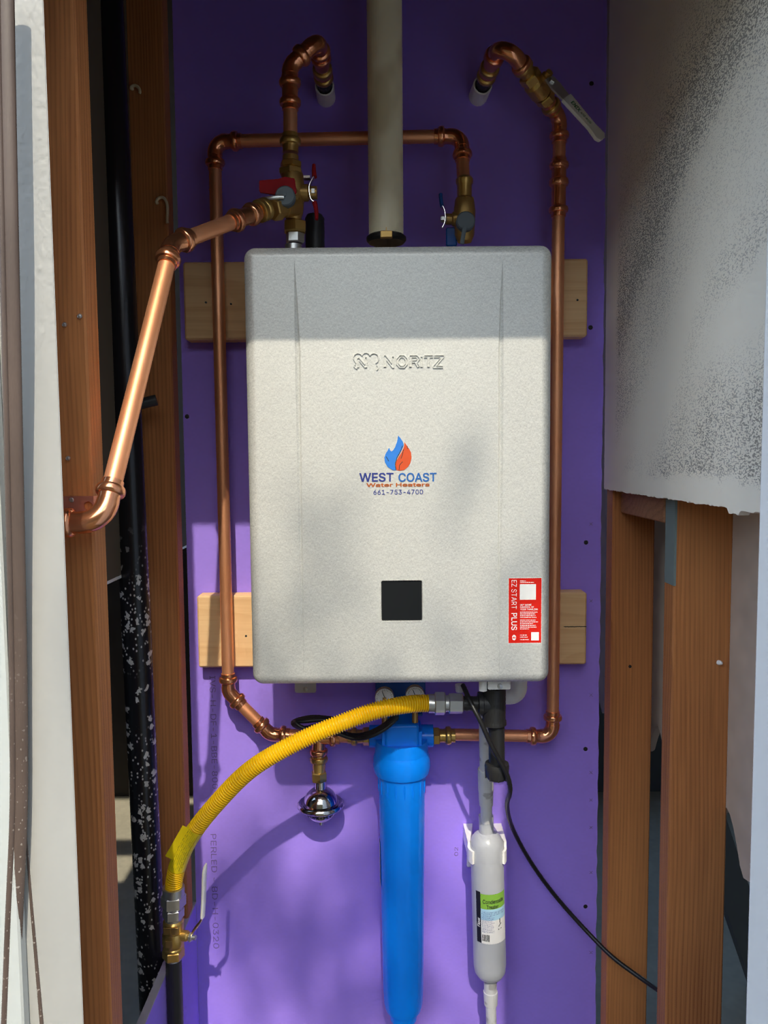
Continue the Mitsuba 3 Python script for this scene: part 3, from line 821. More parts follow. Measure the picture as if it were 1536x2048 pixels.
bv = thing('ball_valve', 'brass ball valve with white lever handle at top right', 'valve')
part(bv, 'body', cat(lathe([(-0.018, 0.014), (-0.013, 0.0185), (0.011, 0.0185), (0.016, 0.014)], vc, va, 32), hexnut(vc - va * 0.034, va, 0.016, 0.031), hexnut(vc + va * 0.018, va, 0.014, 0.029), press_end(vc - va * 0.034, -va), press_end(vc + va * 0.031, va)), 'brass', 30)
hu = unit(P(1197, 280, 1.30) - P(1100, 168, 1.30))
sn = unit(-YA + 0.55 * XA + 0.35 * ZA)
sn = unit(sn - hu * (sn @ hu))
part(bv, 'stem', lathe([(0, 0.009), (0.026, 0.009), (0.027, 0.006), (0.034, 0.006)], vc, sn, 24), 'brass_dull')
hv_ = np.cross(sn, hu)
h0 = vc + sn * 0.031 - ZA * 0.014 + XA * 0.004
lv = part(bv, 'lever_plate', cat(plate(Polygon([(-0.008, -0.010), (0.010, -0.013), (0.040, -0.010), (0.040, 0.010), (0.010, 0.013), (-0.008, 0.010)]), h0, hu, hv_, 0.003), hexnut(h0 - sn * 0.001, sn if (sn @ np.cross(hu, hv_)) > 0 else sn, 0.008, 0.012)), 'steel', False)
part(lv, 'grip', plate(Polygon([(0.036, -0.0115), (0.098, -0.0085), (0.118, -0.012), (0.124, -0.008), (0.125, 0.004), (0.120, 0.011), (0.098, 0.0085), (0.036, 0.0115)]).buffer(0.001), h0 - sn * 0.001, hu, hv_, 0.006), 'white_vinyl', False, 'white vinyl grip')
nrm = np.cross(hu, hv_)
part(lv, 'lettering', cat(text_at('ENIX', h0 - sn * 0.001 + nrm * 0.006 + hu * 0.047 - hv_ * 0.004 * (1 if True else 0), hu, hv_, 0.0085, 0.020, 0.0003, True), text_at('600 WOG', h0 - sn * 0.001 + nrm * 0.006 + hu * 0.070 - hv_ * 0.002, hu, hv_, 0.005, 0.024, 0.0003)), 'green_print', False, 'green lettering')

# ---------------------------------------------------------------- cold service valve
cv = thing('service_valve', 'dim brass cold service valve on top right of the water heater', 'valve')
cd = 1.345
def cz(y):
    return P(930, y, cd)[2]
cx = P(929, 420, cd)[0]
part(cv, 'adapter', cat(lathe([(0, 0.0125), (0.02, 0.0125), (0.024, 0.0145), (0.03, 0.0145), (0.034, 0.0115)], (cx, cd, cz(395)), ZA), hexnut((cx, cd, cz(412)), ZA, cz(396) - cz(412), 0.029)), 'brass', 30)
part(cv, 'body', cat(lathe([(0, 0.012), (0.012, 0.0165), (0.05, 0.0185), (0.07, 0.016), (0.074, 0.0135)], (cx, cd, cz(484)), ZA), lathe([(0, 0.012), (0.02, 0.012), (0.022, 0.009), (0.032, 0.009)], (cx, cd, cz(438)), -XA)), 'brass_dull', 30)
part(cv, 'drain_cap', lathe([(0, 0.0155), (0.012, 0.0155), (0.014, 0.0135)], P(930, 446, 1.31), -YA), 'grey_plastic', 30, 'dark grey drain cap')
part(cv, 'cap_strap', tube(spline([P(930, 452, 1.292), P(927, 468, 1.292), P(924, 488, 1.292)], 12), 1.0, 10, flat=(0.0012, 0.0036, YA)), 'grey_plastic', 30)
lv = part(cv, 'lever', tube(spline([P(884, 412, 1.33), P(888, 420, 1.33), P(890, 430, 1.33), P(889, 445, 1.33), P(884, 456, 1.33)], 20), 1.0, 10, flat=(0.0013, 0.005, XA)), 'chrome', 30, 'thin metal lever')
part(lv, 'lever_nut', hexnut(P(893, 438, 1.335), -XA, 0.01, 0.010), 'steel', False)
part(lv, 'grip', tube(spline([P(884, 413, 1.33), P(882, 400, 1.33), P(881, 388, 1.33)], 8), 1.0, 12, flat=(0.0032, 0.006, XA)), 'blue_dark', 30, 'blue grip')
part(cv, 'handle', box(P(890, 0, 1.36)[0], P(912, 0, 1.36)[0], 1.35, 1.358, cz(490), cz(452), 0.002), 'blue_dark', False, 'blue tee handle')

# ---------------------------------------------------------------- water filter
wf = thing('water_filter', 'tall blue water filter housing below the water heater', 'water filter')
fd = 1.375
def fzz(y):
    return P(805, y, fd)[2]
fx = P(803, 1480, fd)[0]
part(wf, 'sump', lathe([(fzz(1540) - fzz(1540), 0.0435), (fzz(1540) - fzz(1550), 0.0445), (fzz(1540) - fzz(1556), 0.0425), (fzz(1540) - fzz(1900), 0.0385), (fzz(1540) - fzz(1975), 0.0375), (fzz(1540) - fzz(2003), 0.036), (fzz(1540) - fzz(2015), 0.033), (fzz(1540) - fzz(2020), 0.026), (fzz(1540) - fzz(2035), 0.025), (fzz(1540) - fzz(2038), 0.022)], (fx, fd, fzz(1540)), -ZA, 64), 'blue_plastic', 40)
for k in range(16):
    a = 2 * math.pi * k / 16 + 0.1
    c = np.array([fx + 0.0425 * math.cos(a), fd + 0.0425 * math.sin(a), 0])
    if math.sin(a) < 0.35:
        part(wf, 'rib', tube([[c[0], c[1], fzz(1551)], [c[0], c[1], fzz(1572)], [c[0] * 0.999 + fx * 0.001, c[1], fzz(1580)]], [0.0018, 0.0014, 0.0006], 8), 'blue_plastic', 40)
part(wf, 'collar', lathe([(0, 0.0475), (fzz(1500) - fzz(1512), 0.0515), (fzz(1500) - fzz(1530), 0.0525), (fzz(1500) - fzz(1543), 0.0495), (fzz(1500) - fzz(1546), 0.044)], (fx, fd, fzz(1500)), -ZA, 64), 'blue_plastic', 40)
part(wf, 'head', cat(to_tm(rbox(fx - 0.031, fx + 0.031, fd - 0.034, fd + 0.034, fzz(1503), fzz(1437), 0.006, 16)), lathe([(0, 0.047), (fzz(1478) - fzz(1501), 0.049)], (fx, fd, fzz(1478)), -ZA, 48), lathe([(0, 0.0205), (0.118, 0.0205)], (fx - 0.059, DL - 0.005, P(803, 1470, DL)[2]), XA, 40), box(fx - 0.036, fx - 0.028, fd - 0.03, fd + 0.03, fzz(1505), fzz(1452), 0.001), box(fx + 0.028, fx + 0.036, fd - 0.03, fd + 0.03, fzz(1505), fzz(1452), 0.001)), 'blue_plastic', 30)
part(wf, 'mounting_bracket', cat(box(fx - 0.048, fx + 0.048, 1.446, 1.4595, fzz(1445), fzz(1360), 0.002), box(fx - 0.04, fx + 0.04, 1.40, 1.447, fzz(1442), fzz(1437), 0.001)), 'blue_dark', False)
part(wf, 'label', lathe([(0, 0.0405), (fzz(1680) - fzz(1765), 0.0398)], (fx, fd, fzz(1680)), -ZA, 48) if False else cat(*[]) if False else trimesh.Trimesh(*(lambda th, z0, z1, r: (np.vstack([[[fx + r * math.cos(t), fd + r * math.sin(t), z] for t in th] for z in (z0, z1)]), np.vstack([[[i, i + 1, len(th) + i + 1], [i, len(th) + i + 1, len(th) + i]] for i in range(len(th) - 1)])))(np.linspace(math.pi * 0.80, math.pi * 1.07, 14), fzz(1680), fzz(1770), 0.0421), process=False), 'grey_label', 40)
for x, y, n_ in ((769, 1395, 0), (830, 1391, 1)):
    g = thing('pressure_gauge', ['left of two small round pressure gauges above the blue filter', 'right of two small round pressure gauges above the blue filter'][n_], 'gauge', 'pressure gauges on the blue filter')
    gc = P(x, y, 1.345)
    part(g, 'case', lathe([(0, 0.016), (0.001, 0.0175), (0.010, 0.0175), (0.0115, 0.0165), (0.0100, 0.0158), (0.0095, 0.001)], gc + YA * 0.01, -YA, 40), 'steel', 40)
    gd_ = part(g, 'dial', lathe([(0, 0.0156), (0.0004, 0.0156)], gc + YA * 0.0002, -YA, 32), 'pvc_white', 40)
    ticks = []
    for k in range(21):
        a = math.radians(-135 + 270 * k / 20)
        L = 0.003 if k % 5 == 0 else 0.0018
        ticks.append(LineString([(0.0142 * math.sin(a), 0.0142 * math.cos(a)), ((0.0142 - L) * math.sin(a), (0.0142 - L) * math.cos(a))]).buffer(0.0003))
    part(gd_, 'scale', plate(unary_union(ticks), gc, XA, ZA, 0.0004), 'black_print', False)
    part(gd_, 'needle', plate(LineString([(0.002, -0.004), (-0.004, 0.011)]).buffer(0.0005), gc - YA * 0.0006, XA, ZA, 0.0004), 'black_print', False)
    part(g, 'stem', cat(lathe([(0, 0.0055), (0.05, 0.0055)], gc + YA * 0.004, -ZA, 16), hexnut(gc + YA * 0.004 - ZA * 0.031, ZA, 0.009, 0.012)), 'brass_dull', 30)
zq = P(803, 1471, DL)[2]
for sx, xa, lab in ((-1, 742, 'brass adapter between the left copper tee and the blue filter'), (1, 866, 'brass adapter at the right port of the blue filter')):
    bf = thing('brass_adapter', lab, 'fitting')
    c0 = np.array([fx + sx * 0.0585, DL - 0.003, zq])
    part(bf, 'hex', hexnut(c0, XA * sx, 0.013, 0.029, 0.2), 'brass', False)
    part(bf, 'press_collar', cat(press_end(c0 + XA * sx * 0.014, XA * sx), lathe([(0, 0.0125), (0.016, 0.0125)], c0, XA * sx)), 'brass', 40)

# ---------------------------------------------------------------- gas line
gh = thing('gas_hose', 'yellow corrugated gas hose curving from the heater down to the left', 'hose')
HP = [P(862, 1407, 1.25), P(835, 1407, 1.245), P(800, 1411, 1.235), P(740, 1425, 1.225), P(680, 1447, 1.215), P(620, 1472, 1.21), P(560, 1502, 1.205), P(500, 1540, 1.205), P(450, 1588, 1.21), P(405, 1640, 1.22), P(381, 1674, 1.23), P(362, 1712, 1.24), P(351, 1747, 1.247), P(347, 1785, 1.25)]
n = 1400
path = spline(HP, n)
ln = np.concatenate([[0], np.cumsum(np.linalg.norm(np.diff(path, axis=0), axis=1))])
rib = 0.0145 - 0.0030 * (0.5 + 0.5 * np.cos(ln / 0.0043 * 2 * np.pi)) ** 2.2
part(gh, 'corrugated_tube', tube(path, rib, 28), 'yellow', 50)
# wrapped tag near the lower end
i0, i1 = int(n * 0.765), int(n * 0.925)
tp = path[i0:i1:8]
tt = unit(tp[-1] - tp[0])
part(gh, 'tag', cat(tube(tp, 0.0147, 28, cap=False)), 'yellow_tag', 50, 'yellow wrapped tag with fine print')
n_side = unit(np.cross(tt, YA))
flag = []
m0, m1 = tp[1], tp[-6]
sd = n_side if n_side[0] < 0 else -n_side
q = [m0 + sd * 0.010, m0 + sd * 0.022, m1 + sd * 0.024, m1 + sd * 0.010]
q = [p_ - YA * 0.010 for p_ in q]
fl2 = trimesh.Trimesh(np.array(q + [p_ + YA * 0.0006 for p_ in q]), [[0, 1, 2], [0, 2, 3], [4, 6, 5], [4, 7, 6], [0, 4, 5], [0, 5, 1], [1, 5, 6], [1, 6, 2], [2, 6, 7], [2, 7, 3], [3, 7, 4], [3, 4, 0]], process=False)
part(gh, 'tag_flap', fl2, 'yellow_tag', False)
lines = []
for k, off in enumerate((-0.009, -0.006, -0.003, 0.0, 0.003, 0.006, 0.009)):
    yy = math.sqrt(0.0149 ** 2 - off ** 2)
    for j in range(1, len(tp) - 2):
        if random.random() < 0.8:
            a_, b_ = tp[j] - sd * off - YA * yy, tp[j] + (tp[j + 1] - tp[j]) * 0.8 - sd * off - YA * yy
            lines.append(tube([a_, b_], 0.00035, 4))
part(gh, 'small_print', cat(*lines), 'black_print', False)

# connector at the heater end
gc1 = thing('gas_connector', 'steel hex connector between the yellow hose and the black tee', 'fitting')
c0 = HP[0]
ax = unit(P(960, 1407, 1.25) - c0)
part(gc1, 'collar', lathe([(-0.004, 0.0155), (0.006, 0.0155), (0.007, 0.0145), (0.045, 0.0125)], c0, ax), 'steel', 35)
part(gc1, 'hex', hexnut(c0 + ax * 0.0055, ax, 0.018, 0.034, 0.0), 'steel', False)
part(gc1, 'hex', hexnut(c0 + ax * 0.029, ax, 0.024, 0.030, 0.0), 'steel', False)
# connector at the lower end
gc2 = thing('gas_connector', 'steel hex connector between the yellow hose and the brass gas valve', 'fitting')
c1 = HP[-1]
cg = P(347, 1900, 1.25)
ax2 = unit(cg - c1)
part(gc2, 'collar', lathe([(-0.010, 0.0182), (0.004, 0.0182), (0.006, 0.016), (0.052, 0.0145)], c1, ax2), 'steel', 35)
part(gc2, 'hex', hexnut(c1 + ax2 * 0.003, ax2, 0.021, 0.036, 0.3), 'steel', False)
part(gc2, 'hex', hexnut(c1 + ax2 * 0.026, ax2, 0.018, 0.031, 0.3), 'steel', False)
gv = thing('gas_valve', 'brass gas ball valve with a white lever at lower left', 'valve')
g0 = c1 + ax2 * 0.047
part(gv, 'body', cat(lathe([(0, 0.0155), (0.003, 0.0175), (0.018, 0.0175), (0.021, 0.0165), (0.026, 0.0185), (0.040, 0.0185), (0.046, 0.0165), (0.048, 0.0178), (0.051, 0.0178), (0.053, 0.016)], g0, ax2), hexnut(g0 + ax2 * 0.052, ax2, 0.016, 0.032, 0.3), lathe([(0, 0.009), (0.026, 0.0085), (0.028, 0.0065), (0.034, 0.0065)], g0 + ax2 * 0.026, unit(XA - 0.25 * YA))), 'brass', 30)
marks = [box(-0.006, 0.006, -0.0008, 0.0008, -0.006, 0.006, 0.0004).apply_translation(g0 + ax2 * k - YA * 0.0180 + XA * o) for k, o in ((0.010, -0.006), (0.010, 0.007), (0.033, -0.003))]
part(gv, 'raised_panel', cat(*marks), 'brass', False)
gs = g0 + ax2 * 0.026 + unit(XA - 0.25 * YA) * 0.034
part(gv, 'lever_nut', cat(hexnut(gs - XA * 0.004, unit(XA - 0.25 * YA), 0.006, 0.013), lathe([(0, 0.004), (0.012, 0.004)], gs - XA * 0.004, unit(XA - 0.25 * YA), 12)), 'steel', False)
ld = gs[1] - 0.004
lv = part(gv, 'lever', tube(spline([gs - XA * 0.002 - ZA * 0.006, gs + ZA * 0.004, P(396, 1850, ld), P(404, 1838, ld), P(405.5, 1828, ld)], 24), 1.0, 12, flat=(0.0016, 0.008, XA)), 'chrome', 30, 'bent metal lever arm')
part(lv, 'grip', tube(spline([P(405.5, 1832, ld), P(407, 1800, ld), P(408, 1770, ld), P(409, 1745, ld), P(412, 1728, ld)], 30), np.concatenate([np.full(26, 1.0), [0.97, 0.9, 0.7, 0.4]]), 16, flat=(0.0036, 0.0095, XA)), 'white_vinyl', 40, 'white vinyl grip')
gp = thing('gas_pipe', 'black iron gas pipe below the brass valve at lower left', 'pipe')
g1 = g0 + ax2 * 0.066
part(gp, 'tube', tube(np.linspace(g1, [g1[0] + 0.001, g1[1], 0.002], 6), 0.0134, 32), 'iron', 40)
part(gp, 'thread', lathe([(-0.002, 0.0128), (0.004, 0.0140), (0.006, 0.0128)], g1, -ZA), 'steel', 40)

# black tee with drip leg
tg = thing('gas_tee', 'black iron gas tee under the heater with a capped drip leg', 'fitting')
gd = 1.25
tc = P(988, 1407, gd)
def tz(y):
    return P(990, y, gd)[2]
part(tg, 'nipple', cat(tube([P(924, 1407, gd), P(966, 1407, gd)], 0.0120, 28), lathe([(0, 0.0128), (0.004, 0.0128)], P(930, 1407, gd), XA)), 'iron', 40)
part(tg, 'tee', cat(lathe([(tz(1375) - tc[2], 0.0185), (tz(1380) - tc[2], 0.0195), (tz(1438) - tc[2], 0.0190), (tz(1441) - tc[2], 0.0205), (tz(1448) - tc[2], 0.0205), (tz(1451) - tc[2], 0.0165)][::-1], (tc[0], gd, tc[2]), ZA), lathe([(0, 0.0175), (0.018, 0.0175), (0.019, 0.0195), (0.026, 0.0195), (0.027, 0.014)], tc, -XA), lathe([(0, 0.0135), (0.02, 0.0135)], (tc[0], gd, tz(1376)), ZA)), 'iron', 35)
part(tg, 'drip_leg', cat(tube([[tc[0] + 0.004, gd, tz(1449)], [tc[0] + 0.005, gd, tz(1530)]], 0.0133, 32), lathe([(0, 0.0137), (0.004, 0.0137)], (tc[0] + 0.004, gd, tz(1456)), -ZA), lathe([(0, 0.0137), (0.006, 0.0137)], (tc[0] + 0.005, gd, tz(1522)), -ZA)), 'iron', 40)
part(tg, 'cap', cat(lathe([(0, 0.0195), (0.005, 0.0205), (0.010, 0.0200), (0.022, 0.0185), (0.027, 0.015), (0.028, 0.006)], (tc[0] + 0.005, gd, tz(1526)), -ZA), *[tube([[tc[0] + 0.005 + 0.0192 * math.cos(a), gd + 0.0192 * math.sin(a), tz(1537)], [tc[0] + 0.005 + 0.0184 * math.cos(a), gd + 0.0184 * math.sin(a), tz(1556)]], 0.0012, 6) for a in np.arange(0, 6.28, 0.785)]), 'iron', 35)

# ---------------------------------------------------------------- condensate line
cn = thing('condensate_pipe', 'white plastic condensate pipe elbowing from under the heater behind the black tee', 'pipe')
nd = 1.33
q0, q1 = P(1036, 1366, nd), P(1036, 1392, nd)
ce = [P(1036, 1350, nd), P(1036, 1390, nd), P(968, 1394, 1.36), P(969, 1420, 1.37)]
part(cn, 'elbow', cat(tube(fillet([P(1036, 1352, nd), P(1036, 1390, nd), P(990, 1391, nd + 0.015)], 0.017, 12), 0.0160, 32)), 'white_vinyl', 40)
part(cn, 'elbow', cat(tube(fillet([P(1000, 1391, nd + 0.012), P(968, 1394, nd + 0.015), P(969, 1425, 1.346)], 0.015, 12), 0.0140, 32)), 'pvc', 40)
part(cn, 'tube', tube(np.linspace(P(969, 1420, 1.345), P(973, 1642, 1.385), 6), 0.0107, 32), 'pvc', 40)
k0 = P(971, 1537, 1.366)
dn = unit(P(973, 1642, 1.385) - P(969, 1420, 1.345))
part(cn, 'coupling', cat(lathe([(0, 0.0132), (0.002, 0.0142), (0.043, 0.0142), (0.049, 0.0136), (0.050, 0.0125), (0.054, 0.0134), (0.075, 0.0128), (0.076, 0.011)], k0, dn)), 'pvc', 35)
ct = thing('condensate_treater', 'white condensate neutralizer cartridge with a green label at lower right', 'cartridge')
c0, c1 = P(972, 1630, 1.39), P(981, 1985, 1.39)
da = unit(c1 - c0)
def along(y):
    return float((P(972 + (y - 1630) * 9 / 355, y, 1.39) - c0) @ da)
RC = 0.0312
part(ct, 'neck', lathe([(along(1632), 0.0118), (along(1631), 0.0137), (along(1662), 0.0137), (along(1672), 0.0137)], c0, da), 'pvc_clean', 40)
part(ct, 'dome', lathe([(along(1663), 0.010), (along(1664), 0.016), (along(1668), 0.022), (along(1675), 0.0275), (along(1685), 0.0308), (along(1700), RC), (along(1711), RC), (along(1712), RC * 0.985)], c0, da, 48), 'pvc_clean', 40)
part(ct, 'barrel', lathe([(along(1711), RC * 0.97), (along(1713), RC * 0.985), (along(1925), RC * 0.985), (along(1940), 0.029), (along(1950), 0.023), (along(1957), 0.014)], c0, da, 48), 'pvc_clean', 40)
part(ct, 'lower_fitting', cat(lathe([(along(1952), 0.0125), (along(1983), 0.0120)], c0, da), lathe([(along(1982), 0.0135), (along(1984), 0.0140), (along(2008), 0.0128), (along(2010), 0.0105)], c0, da, 14)), 'pvc', 25)
part(ct, 'drain_tube', tube([c0 + da * along(2000), c0 + da * along(2040) , c0 + da * (along(2040) + 0.45)], 0.0100, 28), 'pvc', 40)


def on_barrel(m, y0, th0, s=1.0):
    """Bends a flat mesh (x along the girth, y up) round the barrel; y0 is the height along the axis of y = 0, th0 the angle of x = 0."""
    u, v, a = frame(da)
    V = m.vertices
    th = th0 + V[:, 0] / RC
    r = RC * 0.985 + 0.0002 + V[:, 2]
    e1 = unit(XA - da * (XA @ da))
    e2 = unit(-YA - da * (-YA @ da))
    m.vertices = c0 + da * (y0 - V[:, 1])[:, None] + e1 * (r * np.sin(th))[:, None] + e2 * (r * np.cos(th))[:, None]
    return m


def sheet(x0, x1, y0, y1, th=0.0001, k=24):
    ms = []
    xs = np.linspace(x0, x1, k + 1)
    V = np.array([[x, y, th] for x in xs for y in (y0, y1)])
    F = [[2 * i, 2 * i + 2, 2 * i + 3] for i in range(k)] + [[2 * i, 2 * i + 3, 2 * i + 1] for i in range(k)]
    return trimesh.Trimesh(V, np.array(F), process=False)


yl0, yl1 = along(1771), along(1865)
hL = yl1 - yl0
lg = part(ct, 'label_band', on_barrel(sheet(-0.0185, 0.036, -along(1800) + yl0, 0), yl0, 0.0), 'label_green', 60, 'green label band')
part(ct, 'label_band', on_barrel(sheet(-0.0185, 0.036, -along(1822) + yl0, -along(1800) + yl0), yl0, 0.0), 'label_blue', 60, 'pale blue label band')
lw = part(ct, 'label_band', on_barrel(sheet(-0.0185, 0.036, -along(1868) + yl0, -along(1822) + yl0), yl0, 0.0), 'white_print', 60, 'white label band')
lk = part(ct, 'label_band', on_barrel(sheet(-0.0285, -0.0185, -along(1868) + yl0, 0.003), yl0, 0.0), 'black_print', 60, 'dark label strip')


def btext(s, x0, x1, y, h, bold=True):
    m = meshkit.text_mesh(s, h, 0.0003, bold).subdivide() if len(s) < 6 else meshkit.text_mesh(s, h, 0.0003, bold)
    V = m.vertices
    V[:, 0] = x0 + (V[:, 0] - V[:, 0].min()) / np.ptp(V[:, 0]) * (x1 - x0)
    m.vertices = V
    return on_barrel(m, along(y), 0.0)


part(lg, 'lettering', cat(btext('Condensate', -0.014, 0.0285, 1789, 0.0072), btext('Treater', -0.007, 0.016, 1799, 0.0068)), 'black_print', False, 'black lettering')
fm = meshkit.text_mesh('Flow', 0.006, 0.0003, True)
V = fm.vertices.copy()
V[:, 0] = V[:, 0] / np.ptp(V[:, 0]) * 0.017
fm.vertices = np.stack([-0.0275 + 0.001 + (0.0085 - 0.001 - V[:, 1]) * 0 + 0.0075 - V[:, 1], V[:, 0] * 1.0, V[:, 2]], 1)
fm.vertices[:, 0] = -0.0205 - V[:, 1]
part(lk, 'lettering', on_barrel(fm, along(1838), 0.0), 'white_print', False, 'white lettering')
bars = []
x = -0.0165
while x < -0.003:
    w_ = rng.choice([0.0004, 0.0008, 0.0012])
    bars.append(sheet(x, x + w_, -0.013, 0, 0.0003, 1))
    x += w_ + rng.choice([0.0005, 0.0009])
part(lw, 'barcode', on_barrel(cat(*bars), along(1850), 0.0), 'black_print', False)
ic = []
for y, a in ((1825, 90), (1833, 40), (1841, 5)):
    r_ = np.radians(a)
    d_ = np.array([math.cos(r_), math.sin(r_)]) * 0.004
    nn = np.array([-d_[1], d_[0]]) * 0.22
    c_ = np.array([0.0185, -(along(y) - yl0)])
    V = np.array([[*(c_ - d_ - nn), 0.0003], [*(c_ + d_ - nn), 0.0003], [*(c_ + d_ + nn), 0.0003], [*(c_ - d_ + nn), 0.0003]])
    ic.append(trimesh.Trimesh(V, [[0, 1, 2], [0, 2, 3]], process=False))
part(lw, 'icon', on_barrel(cat(*ic), yl0, 0.0), 'black_print', False)
sp = []
for y in np.arange(1806, 1846, 2.6):
    x = -0.0165
    end = 0.03 if y < 1812 else 0.002 + 0.006 * rng.random()
    while x < end:
        L = rng.uniform(0.0012, 0.004)
        sp.append(sheet(x, min(x + L, end), -(along(y) - yl0) - 0.0004, -(along(y) - yl0) + 0.0004, 0.0003, 1))
        x += L + 0.0009
part(lw, 'small_print', on_barrel(cat(*sp), yl0, 0.0), 'navy_print', False)
cb = thing('cartridge_clip', 'white plastic wall clip holding the condensate cartridge', 'clip')
part(cb, 'back_plate', box(P(934, 0, 1.44)[0], P(998, 0, 1.44)[0], 1.45, 1.4595, P(970, 1735, 1.45)[2], P(970, 1672, 1.45)[2], 0.002), 'white_vinyl', False)
for sgn in (-1, 1):
    ctr = c0 + da * along(1705)
    sec = [(r_ * math.sin(a) * sgn, -r_ * math.cos(a)) for r_, aa in ((RC + 0.0006, np.linspace(0.95, 1.6, 10)), (RC + 0.0052, np.linspace(1.6, 0.95, 10))) for a in aa]
    part(cb, 'arm', plate(Polygon(sec).buffer(0), ctr - ZA * 0.012, XA, YA, 0.024), 'white_vinyl', 30)
    part(cb, 'ear', plate(Polygon([(sgn * (RC + 0.0006), -0.002), (sgn * (RC + 0.005), -0.002), (sgn * (RC + 0.006), 1.4595 - ctr[1]), (sgn * (RC - 0.012), 1.4595 - ctr[1])]), ctr - ZA * 0.008, XA, YA, 0.030), 'white_vinyl', False)

# ---------------------------------------------------------------- cords
pc = thing('power_cord', 'black power cord dropping from the heater across the black tee to the right stud', 'cord')
CP = [P(926, 1371, 1.26), P(931, 1382, 1.245), P(944, 1410, 1.225), P(962, 1445, 1.215), P(980, 1485, 1.215), P(1000, 1522, 1.22), P(1014, 1550, 1.225), P(1020, 1574, 1.235), P(1016, 1598, 1.27), P(1015, 1620, 1.33), P(1026, 1658, 1.40), P(1050, 1705, 1.43), P(1092, 1768, 1.445), P(1140, 1826, 1.445), P(1190, 1880, 1.42), P(1225, 1914, 1.395), P(1270, 1948, 1.37), P(1310, 1976, 1.34), P(1340, 1996, 1.31)]
scene[pc] = mikit.ply(tube(spline(CP, 260), 0.0040, 14), 'black_rubber', 50)
pk = thing('cord_bundle', 'black coiled cord bundle tucked behind the yellow hose', 'cord')
loops = []
for k in range(4):
    o = k * 3.2
    dd = 1.345 - 0.006 * k
    loops.append([P(795, 1425 + o, 1.318), P(770, 1448 + o, 1.322 - 0.003 * k), P(735, 1466 + o * 0.9, dd - 0.012), P(705, 1470 + o * 0.7, dd), P(672, 1461 + o * 0.5, dd), P(630, 1452 + o * 0.8, dd), P(598, 1455 - o * 0.4, dd), P(585 + o * 0.6, 1446 - o * 0.2, dd + 0.004), P(600, 1438 + o * 0.5, dd + 0.010), P(640, 1434 + o * 0.6, dd + 0.012), P(690, 1440 + o * 0.5, dd + 0.012), P(745, 1436, 1.345)])
part(pk, 'cord', cat(*[tube(spline(l, 90), 0.0036, 10) for l in loops]), 'black_rubber', 50)
part(pk, 'tie', lathe([(0, 0.011), (0.006, 0.011)], P(668, 1450, 1.352), unit((1, 0, -0.1)), 20), 'black_rubber')

# ---------------------------------------------------------------- left cavity
dp = thing('drain_pipe', 'tall black plastic drain pipe spattered with white paint between the left studs', 'pipe')
a0, a1 = P(243, 600, 1.30), P(306, 1980, 1.30)
da_ = (a1 - a0) / (a0[2] - a1[2])
part(dp, 'tube', tube(np.linspace(a0 - da_ * (2.43 - a0[2]), a0 + da_ * (a0[2] - 0.002), 40), 0.0243, 36), 'abs', 40)
hb = thing('branch_pipe', 'dark horizontal pipe crossing behind the black drain pipe', 'pipe')
scene[hb] = mikit.ply(tube([P(180, 834, 1.335), P(240, 818, 1.345), P(313, 800, 1.355)], 0.0095, 24), 'abs_plain', 40)
for pts, lab in (([(313, 402), (318, 396), (326, 395), (332, 402), (335, 420), (335, 446)], 'larger pale bent nail in the dark stud right of the drain pipe'), ([(264, 173), (270, 171), (276, 174), (279, 187)], 'smaller pale bent nail high up beside the drain pipe')):
    bn = thing('bent_nail', lab, 'nail')
    pp = [P(x, y, 1.398) for x, y in pts]
    scene[bn] = mikit.ply(tube(spline([pp[0] + YA * 0.01] + pp, 40), 0.0026, 12), 'nail_pale', 50)

# ---------------------------------------------------------------- far left: brown weather strip and the open door
ws = thing('weather_strip', 'dusty brown weather strip hanging beside the left white jamb', 'weather strip')
WPX = [(8, -60), (11, 120), (20, 560), (31, 1060), (38, 1480), (37, 1640), (30, 1800), (20, 2048), (14, 2160)]
wp = spline([P(x, y, float(np.interp(y, [0, 700, 1250, 2160], [0.764, 0.768, 0.790, 0.790]))) for x, y in WPX], 90)
part(ws, 'strip', tube(wp, 1.0, 16, flat=(0.0095, 0.005, XA)), 'rubber', 60)
part(ws, 'lip', tube(wp - YA * 0.004 - XA * 0.0045, 0.0032, 10), 'rubber', 60)
struct('door_1', box(-0.80, -0.392, 0.785, 0.80, 0.0, 2.2, 0.002), 'door_paint', 'pale open door edge at the far left')

# ---------------------------------------------------------------- the tree outside whose shade dapples the wall
tr = thing('tree', 'leafy tree standing outside, seen only through its shade', 'tree')
SD = unit(SUN)
SDv = SUN
leafV, leafF = [], []


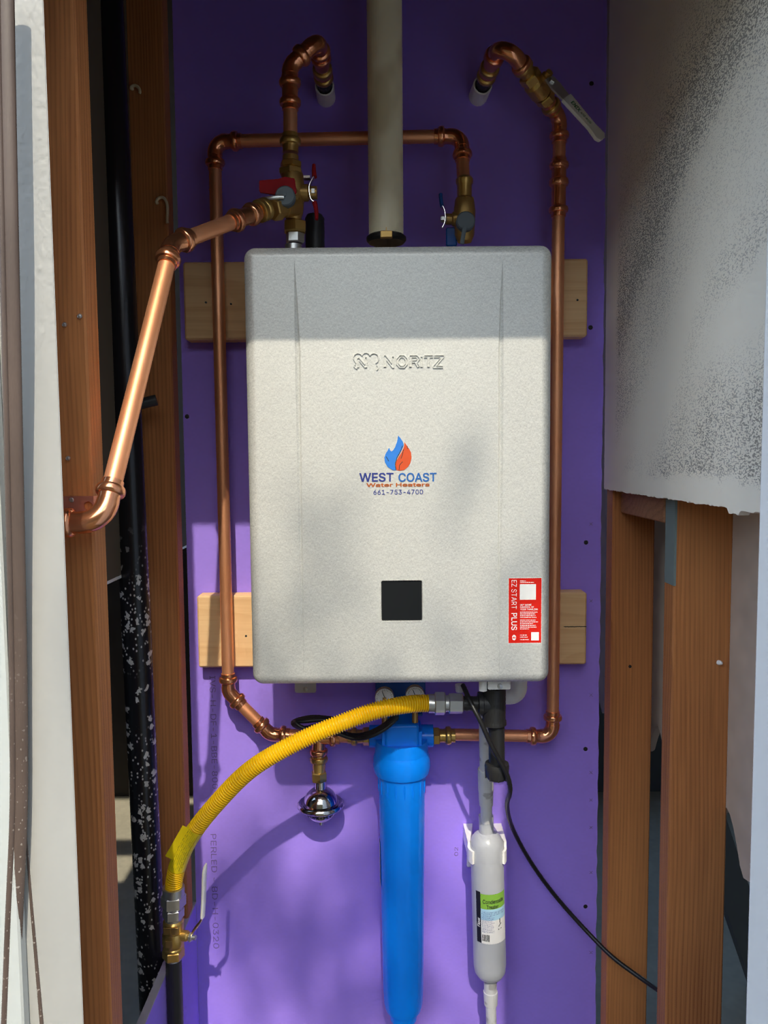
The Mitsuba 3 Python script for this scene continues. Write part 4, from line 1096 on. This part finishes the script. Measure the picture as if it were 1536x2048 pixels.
def leaf_cluster(c, r, n_):
    for _ in range(n_):
        v = rng.normal(size=3)
        o = c + unit(v) * r * rng.random() ** 0.4
        a, b, _c = frame(rng.normal(size=3))
        L, w_ = 0.045 * rng.uniform(0.7, 1.2), 0.020
        k = len(leafV)
        leafV.extend([o - a * L, o - b * w_, o + a * L, o + b * w_])
        leafF.extend([[k, k + 1, k + 2], [k, k + 2, k + 3]])


TREE = 5.5
twigs = []
spots = [(520, 1735, W, 0.10), (500, 1790, W, 0.09), (590, 1890, W, 0.13), (540, 1930, W, 0.10), (690, 1735, W, 0.09), (660, 1860, W, 0.08), (720, 1800, W, 0.09), (740, 2010, W, 0.12), (640, 2070, W, 0.10),
         (780, 1750, 1.33, 0.06), (815, 1900, 1.33, 0.08), (790, 1960, 1.33, 0.08),
         (560, 1150, H, 0.08), (650, 1010, H, 0.09), (700, 1120, H, 0.07), (640, 1270, H, 0.09), (570, 1320, H, 0.09), (880, 1330, H, 0.08), (940, 1240, H, 0.09), (1050, 1330, H, 0.08), (560, 1240, H, 0.08), (760, 1330, H, 0.08), (900, 980, H, 0.07), (1040, 1110, H, 0.08)]
for x, y, d, r in spots:
    c = P(x, y, d) + SDv * (TREE + rng.uniform(-0.5, 0.5))
    leaf_cluster(c, r, int(15 if d > 1.3 else 4))
    twigs.append(c)
base = np.array([2.2, -5.8, 0.0])
crown = np.array([2.0, -5.8, 4.6])
for _ in range(70):
    c = crown + np.array([rng.normal() * 1.1 + 0.6, rng.normal() * 1.0, abs(rng.normal()) * 0.9 + 0.3])
    if c[0] < 1.1:
        continue
    leaf_cluster(c, 0.28, 50)
part(tr, 'foliage', trimesh.Trimesh(np.array(leafV), np.array(leafF), process=False), 'leaf', False)
part(tr, 'trunk', tube(spline([base, base + (0.05, 0, 1.5), base + (-0.05, 0, 3.0), crown], 20), np.linspace(0.16, 0.09, 20), 12), 'bark', 40)
for c in twigs[::3]:
    part(tr, 'branch', tube(spline([crown, (crown + c) / 2 + (0, 0, 0.25), c], 12), np.linspace(0.03, 0.006, 12), 8), 'bark', 40)
